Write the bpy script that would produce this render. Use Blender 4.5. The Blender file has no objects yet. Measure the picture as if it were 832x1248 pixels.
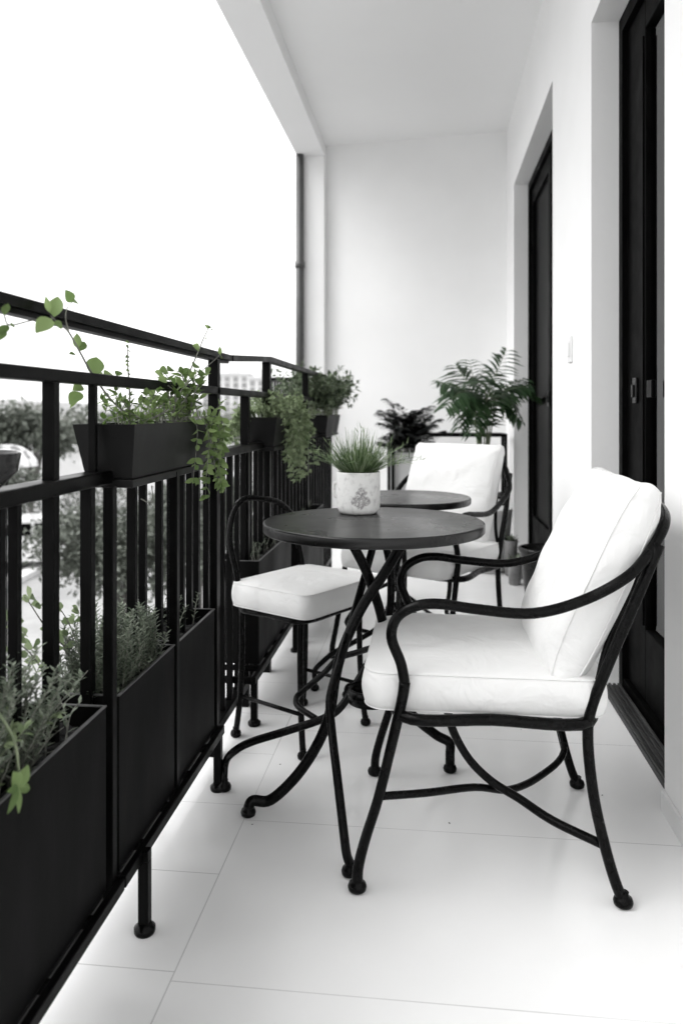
import bpy, math, random
from mathutils import Vector, Matrix, noise
R = math.radians
V = Vector
C = bpy.data.collections.new('balcony'); bpy.context.scene.collection.children.link(C)
rnd = random.Random(7)
THETA = math.atan(108/950); CS, SN = math.cos(THETA), math.sin(THETA); F = 950.0; H = 1.03; HY = 500.0

# ------------------------------------------------------------------ geometry helpers
def ax(px, py, x0):
    t = (px-416)/F; d = x0/(t*CS-SN)
    return V((x0, d*(CS+t*SN), H+(HY-py)/F*d))
def ay(px, py, y0):
    t = (px-416)/F; d = y0/(CS+t*SN)
    return V((d*(t*CS-SN), y0, H+(HY-py)/F*d))
def ad(px, py, d):
    t = (px-416)/F
    return V((d*(t*CS-SN), d*(CS+t*SN), H+(HY-py)/F*d))

class MB:
    def __init__(s): s.v = []; s.f = []; s.sm = []
    def quad(s, *p, smooth=False):
        b = len(s.v); s.v += [V(q) for q in p]; s.f.append(tuple(range(b, b+len(p)))); s.sm.append(smooth)
    def box(s, x0, x1, y0, y1, z0, z1, bev=0.0):
        b = len(s.v)
        if bev <= 0:
            s.v += [V((x, y, z)) for z in (z0, z1) for y in (y0, y1) for x in (x0, x1)]
            for f in ((0,2,3,1),(4,5,7,6),(0,1,5,4),(2,6,7,3),(0,4,6,2),(1,3,7,5)):
                s.f.append(tuple(b+i for i in f)); s.sm.append(False)
            return
        import bmesh
        bm = bmesh.new(); bmesh.ops.create_cube(bm, size=1)
        for v in bm.verts: v.co = V(((x0+x1)/2+v.co.x*(x1-x0), (y0+y1)/2+v.co.y*(y1-y0), (z0+z1)/2+v.co.z*(z1-z0)))
        bmesh.ops.bevel(bm, geom=bm.edges[:], offset=bev, segments=2, profile=.5, affect='EDGES')
        bm.verts.index_update()
        s.v += [v.co.copy() for v in bm.verts]
        for f in bm.faces: s.f.append(tuple(b+v.index for v in f.verts)); s.sm.append(False)
        bm.free()
    def bar(s, a, c, w, h, up=V((0,0,1))):
        a, c = V(a), V(c); d = (c-a).normalized()
        side = d.cross(up)
        if side.length < 1e-4: side = d.cross(V((0,1,0)))
        side.normalize(); u = side.cross(d).normalized()
        b = len(s.v)
        for p in (a, c):
            for sx, sz in ((-1,-1),(1,-1),(1,1),(-1,1)): s.v.append(p+side*sx*w/2+u*sz*h/2)
        for f in ((0,1,2,3),(7,6,5,4),(0,4,5,1),(1,5,6,2),(2,6,7,3),(3,7,4,0)):
            s.f.append(tuple(b+i for i in f)); s.sm.append(False)
    def tube(s, pts, r, n=10, closed=False, r2=None, sub=6, cap=True, flat=1.0):
        pts = [V(p) for p in pts]
        if sub > 1 and len(pts) > 2: P = catmull(pts, sub, closed)
        else: P = pts
        m = len(P)
        b = len(s.v)
        T = []
        for i in range(m):
            if closed: t = P[(i+1) % m]-P[i-1]
            else: t = P[min(i+1, m-1)]-P[max(i-1, 0)]
            T.append(t.normalized() if t.length > 1e-9 else V((0,0,1)))
        ref = V((0,0,1)) if abs(T[0].z) < .9 else V((1,0,0))
        nrm = (ref-T[0]*ref.dot(T[0])).normalized()
        for i in range(m):
            if i:
                nrm = (nrm-T[i]*nrm.dot(T[i]))
                nrm = nrm.normalized() if nrm.length > 1e-6 else V((1,0,0))
            bi = T[i].cross(nrm)
            k = i/max(1, m-1)
            rr = r if r2 is None else r+(r2-r)*k
            if callable(r): rr = r(k)
            for j in range(n):
                a = 2*math.pi*j/n
                s.v.append(P[i]+nrm*math.cos(a)*rr+bi*math.sin(a)*rr*flat)
        for i in range(m if closed else m-1):
            i2 = (i+1) % m
            for j in range(n):
                j2 = (j+1) % n
                s.f.append((b+i*n+j, b+i*n+j2, b+i2*n+j2, b+i2*n+j)); s.sm.append(True)
        if cap and not closed:
            s.f.append(tuple(b+j for j in reversed(range(n)))); s.sm.append(False)
            s.f.append(tuple(b+(m-1)*n+j for j in range(n))); s.sm.append(False)
    def lathe(s, prof, c, n=40, cap0=False, cap1=False):
        b = len(s.v); c = V(c)
        for (r, z) in prof:
            for j in range(n):
                a = 2*math.pi*j/n; s.v.append(c+V((r*math.cos(a), r*math.sin(a), z)))
        for i in range(len(prof)-1):
            for j in range(n):
                j2 = (j+1) % n
                s.f.append((b+i*n+j, b+i*n+j2, b+(i+1)*n+j2, b+(i+1)*n+j)); s.sm.append(True)
        if cap0: s.f.append(tuple(b+j for j in reversed(range(n)))); s.sm.append(False)
        if cap1: s.f.append(tuple(b+(len(prof)-1)*n+j for j in range(n))); s.sm.append(False)
    def leaf(s, p, d, up, L, W, seg=4, fold=.25, droop=.3, shape='ovate'):
        p = V(p); d = V(d).normalized(); up = V(up)
        side = d.cross(up)
        if side.length < 1e-3: side = d.cross(V((1,0,0)))
        side.normalize(); u = side.cross(d).normalized()
        b = len(s.v)
        for i in range(seg+1):
            t = i/seg
            if shape == 'ovate': w = W/2*(math.sin(math.pi*min(1, t**.88))**.85 if 0 < t < 1 else 0)
            elif shape == 'spat': w = W/2*(math.sin(math.pi*min(1, t**1.5))**.7 if 0 < t < 1 else 0)
            else: w = W/2*(math.sin(math.pi*(t*.86+.10))) if t < 1 else 0
            mid = p+d*(L*t)-u*(droop*L*t*t)
            w = max(w, .0004)
            s.v += [mid-side*w+u*(w*fold), mid, mid+side*w+u*(w*fold)]
        for i in range(seg):
            k = b+i*3
            s.f += [(k, k+1, k+4, k+3), (k+1, k+2, k+5, k+4)]; s.sm += [True, True]
    def xf(s, M):
        s.v = [M @ v for v in s.v]; return s
    def mesh(s, name, mat):
        me = bpy.data.meshes.new(name); me.from_pydata([tuple(v) for v in s.v], [], s.f)
        me.polygons.foreach_set('use_smooth', s.sm); me.materials.append(mat); me.update(); return me
    def build(s, name, mat, parent=None):
        o = bpy.data.objects.new(name, s.mesh(name, mat)); C.objects.link(o)
        if parent is not None: o.parent = parent
        return o

def catmull(P, sub, closed=False):
    out = []; m = len(P)
    rng = range(m if closed else m-1)
    for i in rng:
        p1, p2 = P[i], P[(i+1) % m]
        p0 = P[i-1] if (closed or i > 0) else p1*2-p2
        p3 = P[(i+2) % m] if (closed or i+2 < m) else p2*2-p1
        for k in range(sub):
            t = k/sub
            out.append(.5*((2*p1)+(p2-p0)*t+(2*p0-5*p1+4*p2-p3)*t*t+(3*p1-p0-3*p2+p3)*t**3))
    if not closed: out.append(P[-1])
    return out

def thing(name, label, cat, loc=(0,0,0), rz=0, group=None):
    o = bpy.data.objects.new(name, None); o.empty_display_size = .1; C.objects.link(o)
    o.location = loc; o.rotation_euler = (0, 0, rz); o['label'] = label; o['category'] = cat
    if group: o['group'] = group
    return o
def tag(o, label, cat, group=None, kind=None):
    o['label'] = label; o['category'] = cat
    if group: o['group'] = group
    if kind: o['kind'] = kind
    return o
def struct(o, kind='structure'): o['kind'] = kind; return o
def dup(o, parent=None):
    c = o.copy(); C.objects.link(c)
    if parent is not None: c.parent = parent
    for ch in [x for x in C.objects if x.parent == o]: dup(ch, c)
    return c

# ------------------------------------------------------------------ materials
def new_mat(name):
    m = bpy.data.materials.new(name); m.use_nodes = True
    nt = m.node_tree; b = nt.nodes['Principled BSDF']; return m, nt, b
def g(v): return (v, v, v, 1) if not isinstance(v, (tuple, list)) else (*v, 1)
def N(nt, t, **kw):
    n = nt.nodes.new(t)
    for k, v in kw.items(): setattr(n, k, v)
    return n
def coords(nt, scale=(1,1,1), kind='Object'):
    tc = N(nt, 'ShaderNodeTexCoord'); mp = N(nt, 'ShaderNodeMapping'); mp.inputs['Scale'].default_value = scale
    nt.links.new(tc.outputs[kind], mp.inputs[0]); return mp.outputs[0]
def mat(name, c1, c2=None, scale=8, rough=.5, rough2=None, bump=0, bscale=60, metal=0, spec=.5, stretch=(1,1,1), detail=4, bdist=.002, sheen=0, lo=.35, hi=.65, coat=0):
    m, nt, b = new_mat(name)
    b.inputs['Metallic'].default_value = metal; b.inputs['Specular IOR Level'].default_value = spec
    b.inputs['Base Color'].default_value = g(c1); b.inputs['Roughness'].default_value = rough
    if sheen: b.inputs['Sheen Weight'].default_value = sheen
    if coat: b.inputs['Coat Weight'].default_value = coat; b.inputs['Coat Roughness'].default_value = .15
    co = coords(nt, stretch)
    if c2 is not None or rough2 is not None:
        n = N(nt, 'ShaderNodeTexNoise'); n.inputs['Scale'].default_value = scale; n.inputs['Detail'].default_value = detail
        nt.links.new(co, n.inputs['Vector'])
        cr = N(nt, 'ShaderNodeMapRange'); cr.inputs['From Min'].default_value = lo; cr.inputs['From Max'].default_value = hi
        nt.links.new(n.outputs['Fac'], cr.inputs['Value'])
        if c2 is not None:
            mx = N(nt, 'ShaderNodeMix', data_type='RGBA'); mx.inputs['A'].default_value = g(c1); mx.inputs['B'].default_value = g(c2)
            nt.links.new(cr.outputs[0], mx.inputs['Factor']); nt.links.new(mx.outputs['Result'], b.inputs['Base Color'])
        if rough2 is not None:
            mr = N(nt, 'ShaderNodeMapRange'); mr.inputs['From Min'].default_value = .3; mr.inputs['From Max'].default_value = .7
            mr.inputs['To Min'].default_value = rough; mr.inputs['To Max'].default_value = rough2
            nt.links.new(n.outputs['Fac'], mr.inputs['Value']); nt.links.new(mr.outputs[0], b.inputs['Roughness'])
    if bump:
        n2 = N(nt, 'ShaderNodeTexNoise'); n2.inputs['Scale'].default_value = bscale; n2.inputs['Detail'].default_value = 5
        nt.links.new(co, n2.inputs['Vector'])
        bp = N(nt, 'ShaderNodeBump'); bp.inputs['Strength'].default_value = bump; bp.inputs['Distance'].default_value = bdist
        nt.links.new(n2.outputs['Fac'], bp.inputs['Height']); nt.links.new(bp.outputs[0], b.inputs['Normal'])
    return m
def leafmat(name, ca, cb, trans=.35, rough=.5):
    m, nt, b = new_mat(name)
    gi = N(nt, 'ShaderNodeNewGeometry'); mx = N(nt, 'ShaderNodeMix', data_type='RGBA')
    mx.inputs['A'].default_value = g(ca); mx.inputs['B'].default_value = g(cb)
    nt.links.new(gi.outputs['Random Per Island'], mx.inputs['Factor'])
    nt.links.new(mx.outputs['Result'], b.inputs['Base Color']); b.inputs['Roughness'].default_value = rough
    b.inputs['Specular IOR Level'].default_value = .35
    tr = N(nt, 'ShaderNodeBsdfTranslucent'); nt.links.new(mx.outputs['Result'], tr.inputs['Color'])
    ms = N(nt, 'ShaderNodeMixShader'); ms.inputs[0].default_value = trans
    nt.links.new(b.outputs[0], ms.inputs[1]); nt.links.new(tr.outputs[0], ms.inputs[2])
    nt.links.new(ms.outputs[0], nt.nodes['Material Output'].inputs['Surface'])
    return m

IRON = mat('wrought_iron', .0018, .0035, scale=30, rough=.20, rough2=.32, spec=.09, bump=.25, bscale=180, bdist=.001)
RAILM = mat('railing_paint', .0013, .0026, scale=14, rough=.28, rough2=.44, spec=.06, bump=.15, bscale=120, bdist=.001)
TOPM = mat('table_top_paint', .004, .007, scale=6, rough=.24, rough2=.34, spec=.32, bump=.08, bscale=260, bdist=.0006)
BOXM = mat('planter_steel', .0015, .0055, scale=7, lo=.48, hi=.8, rough=.42, rough2=.6, bump=.12, bscale=30, bdist=.002, stretch=(1,1,.35), spec=.06)
BOXG = mat('rail_box_steel', .004, .008, scale=6, rough=.36, rough2=.5, spec=.14, bump=.12, bscale=30, bdist=.002)
RIMM = mat('planter_rim_steel', .05, .09, scale=20, rough=.35, rough2=.5, spec=.4)
SOIL = mat('soil', .006, .03, scale=60, rough=.95, bump=1, bscale=90, bdist=.01, spec=.1)
WALL = mat('white_render', (.86,.86,.858), (.83,.83,.828), scale=2.2, rough=.75, bump=.25, bscale=55, bdist=.003)
CEIL = mat('ceiling_paint', (.85,.85,.85), (.83,.83,.83), scale=1.2, rough=.85, bump=.12, bscale=40, bdist=.002)
DOORM = mat('door_frame_black', .0015, .003, scale=9, rough=.45, rough2=.6, spec=.03)
TRACK = mat('threshold_wood', .012, .05, scale=30, rough=.5, rough2=.7, bump=.5, bscale=80, stretch=(1,.08,1), bdist=.002)
WHITEP = mat('white_plastic', .75, .7, rough=.4)
CONC = mat('asphalt', .30, .36, scale=2, rough=.9, bump=.4, bscale=60)
KERB = mat('kerb_stone', .62, .5, scale=3, rough=.85)
BARK = mat('bark', (.07,.065,.06), (.13,.125,.12), scale=20, rough=.9, bump=.8, bscale=40)
STEM = mat('stem_grey', (.10,.105,.085), (.19,.19,.165), scale=40, rough=.7)
STEMG = mat('stem_green', (.10,.13,.07), (.17,.20,.12), scale=40, rough=.6)
LEAF = leafmat('leaf_fresh', (.085,.145,.04), (.24,.33,.13), trans=.4)
LEAFM = leafmat('leaf_muted', (.08,.12,.06), (.20,.25,.16), trans=.3)
HERB = leafmat('leaf_herb', (.05,.07,.045), (.20,.23,.175), trans=.2, rough=.6)
SUCC = leafmat('leaf_trailing', (.12,.17,.08), (.31,.38,.22), trans=.3)
BUSH = leafmat('leaf_bush', (.035,.055,.028), (.17,.215,.135), trans=.25)
GRASS = leafmat('leaf_grass', (.028,.070,.018), (.25,.32,.18), trans=.25, rough=.4)
FERN = leafmat('leaf_fern', (.004,.005,.0045), (.014,.016,.015), trans=.1)
PALM = leafmat('leaf_palm', (.014,.038,.014), (.055,.10,.045), trans=.25, rough=.4)
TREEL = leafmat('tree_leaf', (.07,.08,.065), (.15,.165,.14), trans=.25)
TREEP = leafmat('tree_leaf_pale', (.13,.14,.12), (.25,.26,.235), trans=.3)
DARKPOT = mat('glazed_black_pot', .004, .012, scale=12, rough=.18, rough2=.35, spec=.25, bump=.1, bscale=20)
PALEPOT = mat('pale_pot', .62, .5, scale=6, rough=.6, bump=.2, bscale=50)
BUILD = mat('hazed_far_wall', .58, .68, scale=.1, rough=.9)  # skyline walls: distance haze is put into this pale colour
WINDM = mat('hazed_far_window', .22, .3, scale=.4, rough=.2)  # window tone lifted, haze painted into it as on the walls
PARA = mat('parasol_cloth', .75, .16, scale=5, lo=.42, hi=.58, rough=.8)
WHITEW = mat('garden_wall_white', .75, .62, scale=1.5, rough=.85)

def cushion_mat():
    m, nt, b = new_mat('white_canvas')
    b.inputs['Base Color'].default_value = (.70,.70,.695,1); b.inputs['Roughness'].default_value = .85
    b.inputs['Sheen Weight'].default_value = .15; b.inputs['Specular IOR Level'].default_value = .2
    co = coords(nt)
    n1 = N(nt, 'ShaderNodeTexNoise'); n1.inputs['Scale'].default_value = 9; n1.inputs['Detail'].default_value = 3; n1.inputs['Distortion'].default_value = 1.2
    n2 = N(nt, 'ShaderNodeTexNoise'); n2.inputs['Scale'].default_value = 600
    for n in (n1, n2): nt.links.new(co, n.inputs['Vector'])
    b1 = N(nt, 'ShaderNodeBump'); b1.inputs['Strength'].default_value = .55; b1.inputs['Distance'].default_value = .016
    b2 = N(nt, 'ShaderNodeBump'); b2.inputs['Strength'].default_value = .35; b2.inputs['Distance'].default_value = .0006
    nt.links.new(n1.outputs['Fac'], b1.inputs['Height']); nt.links.new(n2.outputs['Fac'], b2.inputs['Height'])
    nt.links.new(b1.outputs[0], b2.inputs['Normal']); nt.links.new(b2.outputs[0], b.inputs['Normal'])
    return m
CUSH = cushion_mat()

def floor_mat():
    m, nt, b = new_mat('white_floor_tile')
    tc = N(nt, 'ShaderNodeTexCoord'); sp = N(nt, 'ShaderNodeSeparateXYZ'); nt.links.new(tc.outputs['Object'], sp.inputs[0])
    def M(op, a, bb=None, c=None):
        n = N(nt, 'ShaderNodeMath', operation=op)
        for i, v in enumerate((a, bb, c)):
            if v is None: continue
            if isinstance(v, (int, float)): n.inputs[i].default_value = v
            else: nt.links.new(v, n.inputs[i])
        return n.outputs[0]
    X, Y = sp.outputs['X'], sp.outputs['Y']
    def line(val, off, pitch, w):      # 1 on the joint
        r = M('PINGPONG', M('SUBTRACT', val, off-50*pitch), pitch/2)
        return M('LESS_THAN', r, w)
    xl = line(X, -.465, 1.2, .0013)
    right = M('GREATER_THAN', X, -.465); left = M('SUBTRACT', 1, right)
    yl = M('ADD', M('MULTIPLY', left, line(Y, 1.385, .303, .0011)), M('MULTIPLY', right, line(Y, 1.362, .557, .0011)))
    j = M('MAXIMUM', xl, yl)
    wear = N(nt, 'ShaderNodeTexNoise'); wear.inputs['Scale'].default_value = 2.2; wear.inputs['Detail'].default_value = 6
    nt.links.new(tc.outputs['Object'], wear.inputs['Vector'])
    jm = M('MULTIPLY', j, M('MULTIPLY_ADD', wear.outputs['Fac'], 1.5, -.2))
    base = N(nt, 'ShaderNodeMix', data_type='RGBA'); base.inputs['A'].default_value = (.86,.86,.86,1); base.inputs['B'].default_value = (.79,.79,.79,1)
    rg = N(nt, 'ShaderNodeMapRange'); rg.inputs['From Min'].default_value = .3; rg.inputs['From Max'].default_value = .8
    nt.links.new(wear.outputs['Fac'], rg.inputs['Value']); nt.links.new(rg.outputs[0], base.inputs['Factor'])
    mx = N(nt, 'ShaderNodeMix', data_type='RGBA'); mx.inputs['B'].default_value = (.36,.36,.36,1)
    nt.links.new(jm, mx.inputs['Factor']); nt.links.new(base.outputs['Result'], mx.inputs['A'])
    nt.links.new(mx.outputs['Result'], b.inputs['Base Color'])
    n3 = N(nt, 'ShaderNodeTexNoise'); n3.inputs['Scale'].default_value = 7; n3.inputs['Detail'].default_value = 5
    nt.links.new(tc.outputs['Object'], n3.inputs['Vector'])
    rr = N(nt, 'ShaderNodeMapRange'); rr.inputs['From Min'].default_value = .3; rr.inputs['From Max'].default_value = .7
    rr.inputs['To Min'].default_value = .13; rr.inputs['To Max'].default_value = .20
    nt.links.new(n3.outputs['Fac'], rr.inputs['Value']); nt.links.new(rr.outputs[0], b.inputs['Roughness'])
    b.inputs['Specular IOR Level'].default_value = .45
    bp = N(nt, 'ShaderNodeBump'); bp.inputs['Strength'].default_value = .10; bp.inputs['Distance'].default_value = .003
    n4 = N(nt, 'ShaderNodeTexNoise'); n4.inputs['Scale'].default_value = 5
    nt.links.new(tc.outputs['Object'], n4.inputs['Vector'])
    nt.links.new(M('SUBTRACT', n4.outputs['Fac'], M('MULTIPLY', j, .5)), bp.inputs['Height']); nt.links.new(bp.outputs[0], b.inputs['Normal'])
    return m
FLOORM = floor_mat()

def glass_mat(name, dark=.0):
    m, nt, b = new_mat(name)
    nt.nodes.remove(b)
    tr = N(nt, 'ShaderNodeBsdfTransparent'); tr.inputs[0].default_value = (.9,.9,.9,1)
    gl = N(nt, 'ShaderNodeBsdfGlossy'); gl.inputs['Roughness'].default_value = .03
    fr = N(nt, 'ShaderNodeFresnel'); fr.inputs[0].default_value = 1.75
    ms = N(nt, 'ShaderNodeMixShader')
    nt.links.new(fr.outputs[0], ms.inputs[0]); nt.links.new(tr.outputs[0], ms.inputs[1]); nt.links.new(gl.outputs[0], ms.inputs[2])
    nt.links.new(ms.outputs[0], nt.nodes['Material Output'].inputs['Surface'])
    return m
GLASS = glass_mat('door_glass')
DGLASS = mat('dark_door_glass', .0015, .003, rough=.35, spec=.02)
CURT = mat('curtain_cloth', .8, .74, scale=3, rough=.9, stretch=(1,1,.1))
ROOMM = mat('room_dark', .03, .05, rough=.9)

def pot_mat():
    m, nt, b = new_mat('distressed_white_ceramic')
    co = coords(nt)
    def blot(cx, cz, r, sc):
        pass
    tc = N(nt, 'ShaderNodeTexCoord'); sp = N(nt, 'ShaderNodeSeparateXYZ'); nt.links.new(tc.outputs['Object'], sp.inputs[0])
    def M(op, a, bb=None):
        n = N(nt, 'ShaderNodeMath', operation=op)
        for i, v in enumerate((a, bb)):
            if v is None: continue
            if isinstance(v, (int, float)): n.inputs[i].default_value = v
            else: nt.links.new(v, n.inputs[i])
        return n.outputs[0]
    # a faded flower-cluster decal on the side facing the balcony door: several soft blobs
    dec = None
    for (x, z, r) in ((.010,.054,.012),(-.002,.038,.011),(.024,.038,.011),(.011,.038,.012),(.013,.067,.008),(-.008,.035,.007),(.010,.026,.009),(.023,.061,.005),(.003,.060,.005)):
        dd = M('SQRT', M('ADD', M('POWER', M('SUBTRACT', sp.outputs['X'], x), 2), M('POWER', M('SUBTRACT', sp.outputs['Z'], z), 2)))
        k = M('MAXIMUM', M('SUBTRACT', 1, M('DIVIDE', dd, r*1.35)), 0)
        dec = k if dec is None else M('MAXIMUM', dec, k)
    front = M('LESS_THAN', sp.outputs['Y'], 0)
    nz = N(nt, 'ShaderNodeTexNoise'); nz.inputs['Scale'].default_value = 260; nz.inputs['Detail'].default_value = 5; nt.links.new(co, nz.inputs['Vector'])
    th = N(nt, 'ShaderNodeMapRange'); th.inputs['From Min'].default_value = .34; th.inputs['From Max'].default_value = .52
    nt.links.new(nz.outputs['Fac'], th.inputs['Value'])
    d2 = M('MULTIPLY', M('MULTIPLY', M('MINIMUM', M('MULTIPLY', dec, 2.6), .8), th.outputs[0]), front)
    spk = N(nt, 'ShaderNodeTexNoise'); spk.inputs['Scale'].default_value = 75; spk.inputs['Detail'].default_value = 6; nt.links.new(co, spk.inputs['Vector'])
    s2 = N(nt, 'ShaderNodeMapRange'); s2.inputs['From Min'].default_value = .50; s2.inputs['From Max'].default_value = .72
    nt.links.new(spk.outputs['Fac'], s2.inputs['Value'])
    fac = M('MINIMUM', M('ADD', d2, M('MULTIPLY', s2.outputs[0], .32)), 1)
    mx = N(nt, 'ShaderNodeMix', data_type='RGBA'); mx.inputs['A'].default_value = (.80,.80,.79,1); mx.inputs['B'].default_value = (.22,.21,.215,1)
    nt.links.new(fac, mx.inputs['Factor']); nt.links.new(mx.outputs['Result'], b.inputs['Base Color'])
    b.inputs['Roughness'].default_value = .6
    bp = N(nt, 'ShaderNodeBump'); bp.inputs['Strength'].default_value = .4; bp.inputs['Distance'].default_value = .0015
    nt.links.new(spk.outputs['Fac'], bp.inputs['Height']); nt.links.new(bp.outputs[0], b.inputs['Normal'])
    return m
POTM = pot_mat()

# ------------------------------------------------------------------ setting: floor, ceiling, walls
XW = .60; XD = .70
m = MB(); m.box(-1.16, .86, -1.9, 6.85, -.24, 0); struct(m.build('floor', FLOORM))
m = MB(); m.box(-.865, .86, -1.9, 6.85, 3.24, 3.5); struct(m.build('ceiling', CEIL))
m = MB(); m.box(-1.09, -.865, -1.9, 6.85, 3.13, 3.62); o = m.build('ceiling_beam', CEIL); struct(o)

OPEN = ((2.09, 3.01, 2.485), (3.94, 5.73, 2.66))
m = MB()
m.box(XW, XW+.22, -1.9, 2.09, 0.0, 3.24)
m.box(XW, XW+.22, 3.01, 3.94, 0.0, 3.24)
m.box(XW, XW+.22, 5.73, 6.5, 0.0, 3.24)
m.box(XW, XW+.22, 2.09, 3.01, 2.485, 3.24)
m.box(XW, XW+.22, 3.94, 5.73, 2.66, 3.24)
tag(m.build('house_wall', WALL), 'long white rendered house wall with two tall door openings', 'wall')
# end wall, slightly out of square
m = MB()
a, b_ = V((-.90, 6.46, 0)), V((XW, 6.28, 0)); off = V((.02, .2, 0))
for z0, z1 in ((0, 3.24),):
    p = [a, b_, b_+off, a+off]
    lo = [q+V((0,0,z0)) for q in p]; hi = [q+V((0,0,z1)) for q in p]
    m.quad(lo[0], lo[1], hi[1], hi[0]); m.quad(lo[1], lo[2], hi[2], hi[1]); m.quad(lo[2], lo[3], hi[3], hi[2]); m.quad(lo[3], lo[0], hi[0], hi[3])
tag(m.build('end_wall', WALL), 'white end wall of the balcony behind the fern and palm', 'wall')
m = MB(); m.box(-1.045, -.865, 6.36, 6.70, 0, 3.13, .006); tag(m.build('corner_pillar', WALL), 'white square pillar carrying the beam beside the drainpipe', 'pillar')
# drainpipe
dp = thing('drainpipe', 'dark grey drainpipe running down beside the white corner pillar', 'drainpipe', (-1.062, 6.318, 0))
m = MB(); m.tube([(0,0,.001), (0,0,3.129)], .034, n=16, sub=1); m.build('pipe', mat('pipe_grey', .05, .07, rough=.4), dp)
m = MB(); m.tube([(0,0,2.20), (0,0,2.25)], .041, n=16, sub=1); m.build('coupling', mat('pipe_collar', .05, .07, rough=.4), dp)

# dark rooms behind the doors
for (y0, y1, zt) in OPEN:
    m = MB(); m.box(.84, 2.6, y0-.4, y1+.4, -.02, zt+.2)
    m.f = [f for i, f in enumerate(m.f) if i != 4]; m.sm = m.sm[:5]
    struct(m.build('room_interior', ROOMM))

def door(y0, y1, zt, label, curtain):
    t = thing('sliding_door', label, 'door', (XD, (y0+y1)/2, 0)); w = (y1-y0)/2
    m = MB()
    m.box(0, .13, -w+.001, -w+.05, .0, zt-.002); m.box(0, .13, w-.05, w-.001, 0, zt-.002)
    m.box(0, .13, -w+.05, w-.05, zt-.06, zt-.002); m.box(0.004, .13, -w+.05, w-.05, 0, .045)
    m.build('door_frame', DOORM, t)
    leaves = ((-w+.05, w-.05, .02, .07, .235),) if curtain else ((-.02, w-.05, .02, .085, .085), (-w+.05, .05, .075, .085, .085))
    for k, (a, b2, x, sn, sf) in enumerate(leaves):
        z0, z1 = .05, zt-.065
        m = MB()
        m.box(x, x+.045, a, a+sn, z0, z1, .003); m.box(x, x+.045, b2-sf, b2, z0, z1, .003)
        m.box(x-.006, x-.0003, b2-sf+.012, b2-sf+.028, z0+.25, z1-.12, .002)
        m.box(x, x+.045, a+sn, b2-sf, z0, z0+.24, .003); m.box(x, x+.045, a+sn, b2-sf, z1-.1, z1, .003)
        lf = m.build('door_leaf', DOORM, t)
        m = MB(); m.box(x+.018, x+.026, a+sn-.005, b2-sf+.005, z0+.235, z1-.095); m.build('glass_pane', GLASS if curtain else DGLASS, lf)
        if k == 0:
            hy_ = b2-.125 if curtain else a+.03
            m = MB(); m.box(x-.010, x-.001, hy_-.022, hy_+.022, 1.055, 1.145, .003); m.box(x-.018, x-.0105, hy_-.008, hy_+.010, 1.075, 1.12, .003)
            m.build('handle', TOPM, lf)
    if curtain:
        m = MB(); m.box(.004, .0195, .045, .105, 1.072, 1.128, .003); m.build('latch', RAILM, t)
        m = MB(); n = 60; bb = 0
        for i in range(n):
            yy = -w-.1+(w*2+.2)*i/(n-1)
            xx = .086+.014*math.sin(i*1.3)+.008*math.sin(i*.47)
            m.v += [V((xx, yy, .06)), V((xx, yy, zt-.02))]
            if i: m.f.append((2*i-2, 2*i, 2*i+1, 2*i-1)); m.sm.append(True)
        c = m.build('curtain', CURT); c.location = t.location
        tag(c, 'grey curtain hanging behind the glass of the nearer door', 'curtain')
    return t
door(*OPEN[0], 'tall black framed sliding door nearest the cushioned armchair in front', True)
door(*OPEN[1], 'far black framed sliding door beside the palm', False)

# threshold of ribbed dark wood
th = thing('door_threshold', 'dark ribbed wooden threshold strip at foot of nearer door', 'threshold', (.63, 2.55, 0))
m = MB(); m.box(.0, .0695, -.455, .42, 0.0, .018, .002)
m.build('base_board', TRACK, th)
m = MB()
for k in range(4): m.box(.004+k*.0165, .014+k*.0165, -.452, .415, .0185, .026, .002)
m.build('rib', TRACK, th)

# wall switch
sw = thing('wall_switch', 'small white switch plate on the wall between the two doors', 'switch', (XW, 3.43, 1.29))
m = MB(); m.box(-.010, 0, -.04, .04, -.055, .055, .003); m.build('plate', WHITEP, sw)
m = MB(); m.box(-.014, -.0105, -.02, .02, -.03, .03, .002); m.build('rocker', WHITEP, sw)

# low skirting line
m = MB(); m.box(XW-.010, XW, -1.9, 2.09, 0, .055, .002); m.box(XW-.010, XW, 3.01, 3.94, 0, .055, .002); m.box(XW-.010, XW, 5.73, 6.27, 0, .055, .002)
tag(m.build('skirting', WHITEP), 'low white skirting along the foot of the house wall', 'skirting')

# ------------------------------------------------------------------ railing
XR = -.64
rail = thing('balcony_railing', 'long black metal balcony railing with three rails and square balusters', 'railing', (XR, 2, 0))
def RB(name, fn):
    m = MB(); fn(m); m.xf(Matrix.Translation((-XR, -2, 0))); return m.build(name, RAILM, rail)
def top(m):
    m.bar((XR,-1.7,1.196), (XR,2.42,1.196), .034, .017)
    m.bar((XR-.003,-1.7,1.1825), (XR-.003,2.41,1.1825), .022, .009)
RB('top_rail', top)
def top2(m):
    P = [V((XR,2.425,1.196)), V((XR,3.02,1.232)), V((XR,4.93,1.232))]
    m.bar(P[0], P[1], .038, .020); m.bar(P[1], P[2], .038, .020)
    m.bar((XR,4.93,1.232), (-1.03,4.95,1.232), .038, .020); m.bar((-1.03,4.95,1.232), (-1.03,6.36,1.232), .038, .020)
RB('top_rail', top2)
RB('upper_rail', lambda m: m.box(XR-.015, XR+.015, -1.7, 4.93, 1.078, 1.100, .002))
RB('middle_rail', lambda m: m.box(XR-.022, XR+.022, -1.7, 4.93, .886, .912, .003))
def low(m):
    m.box(XR-.018, XR+.018, -1.7, 4.93, .070, .100, .003)
    m.box(-1.05, -1.01, 4.93, 6.36, .07, .10, .003); m.box(-1.03, XR, 4.935, 4.965, .07, .10, .003)
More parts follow.
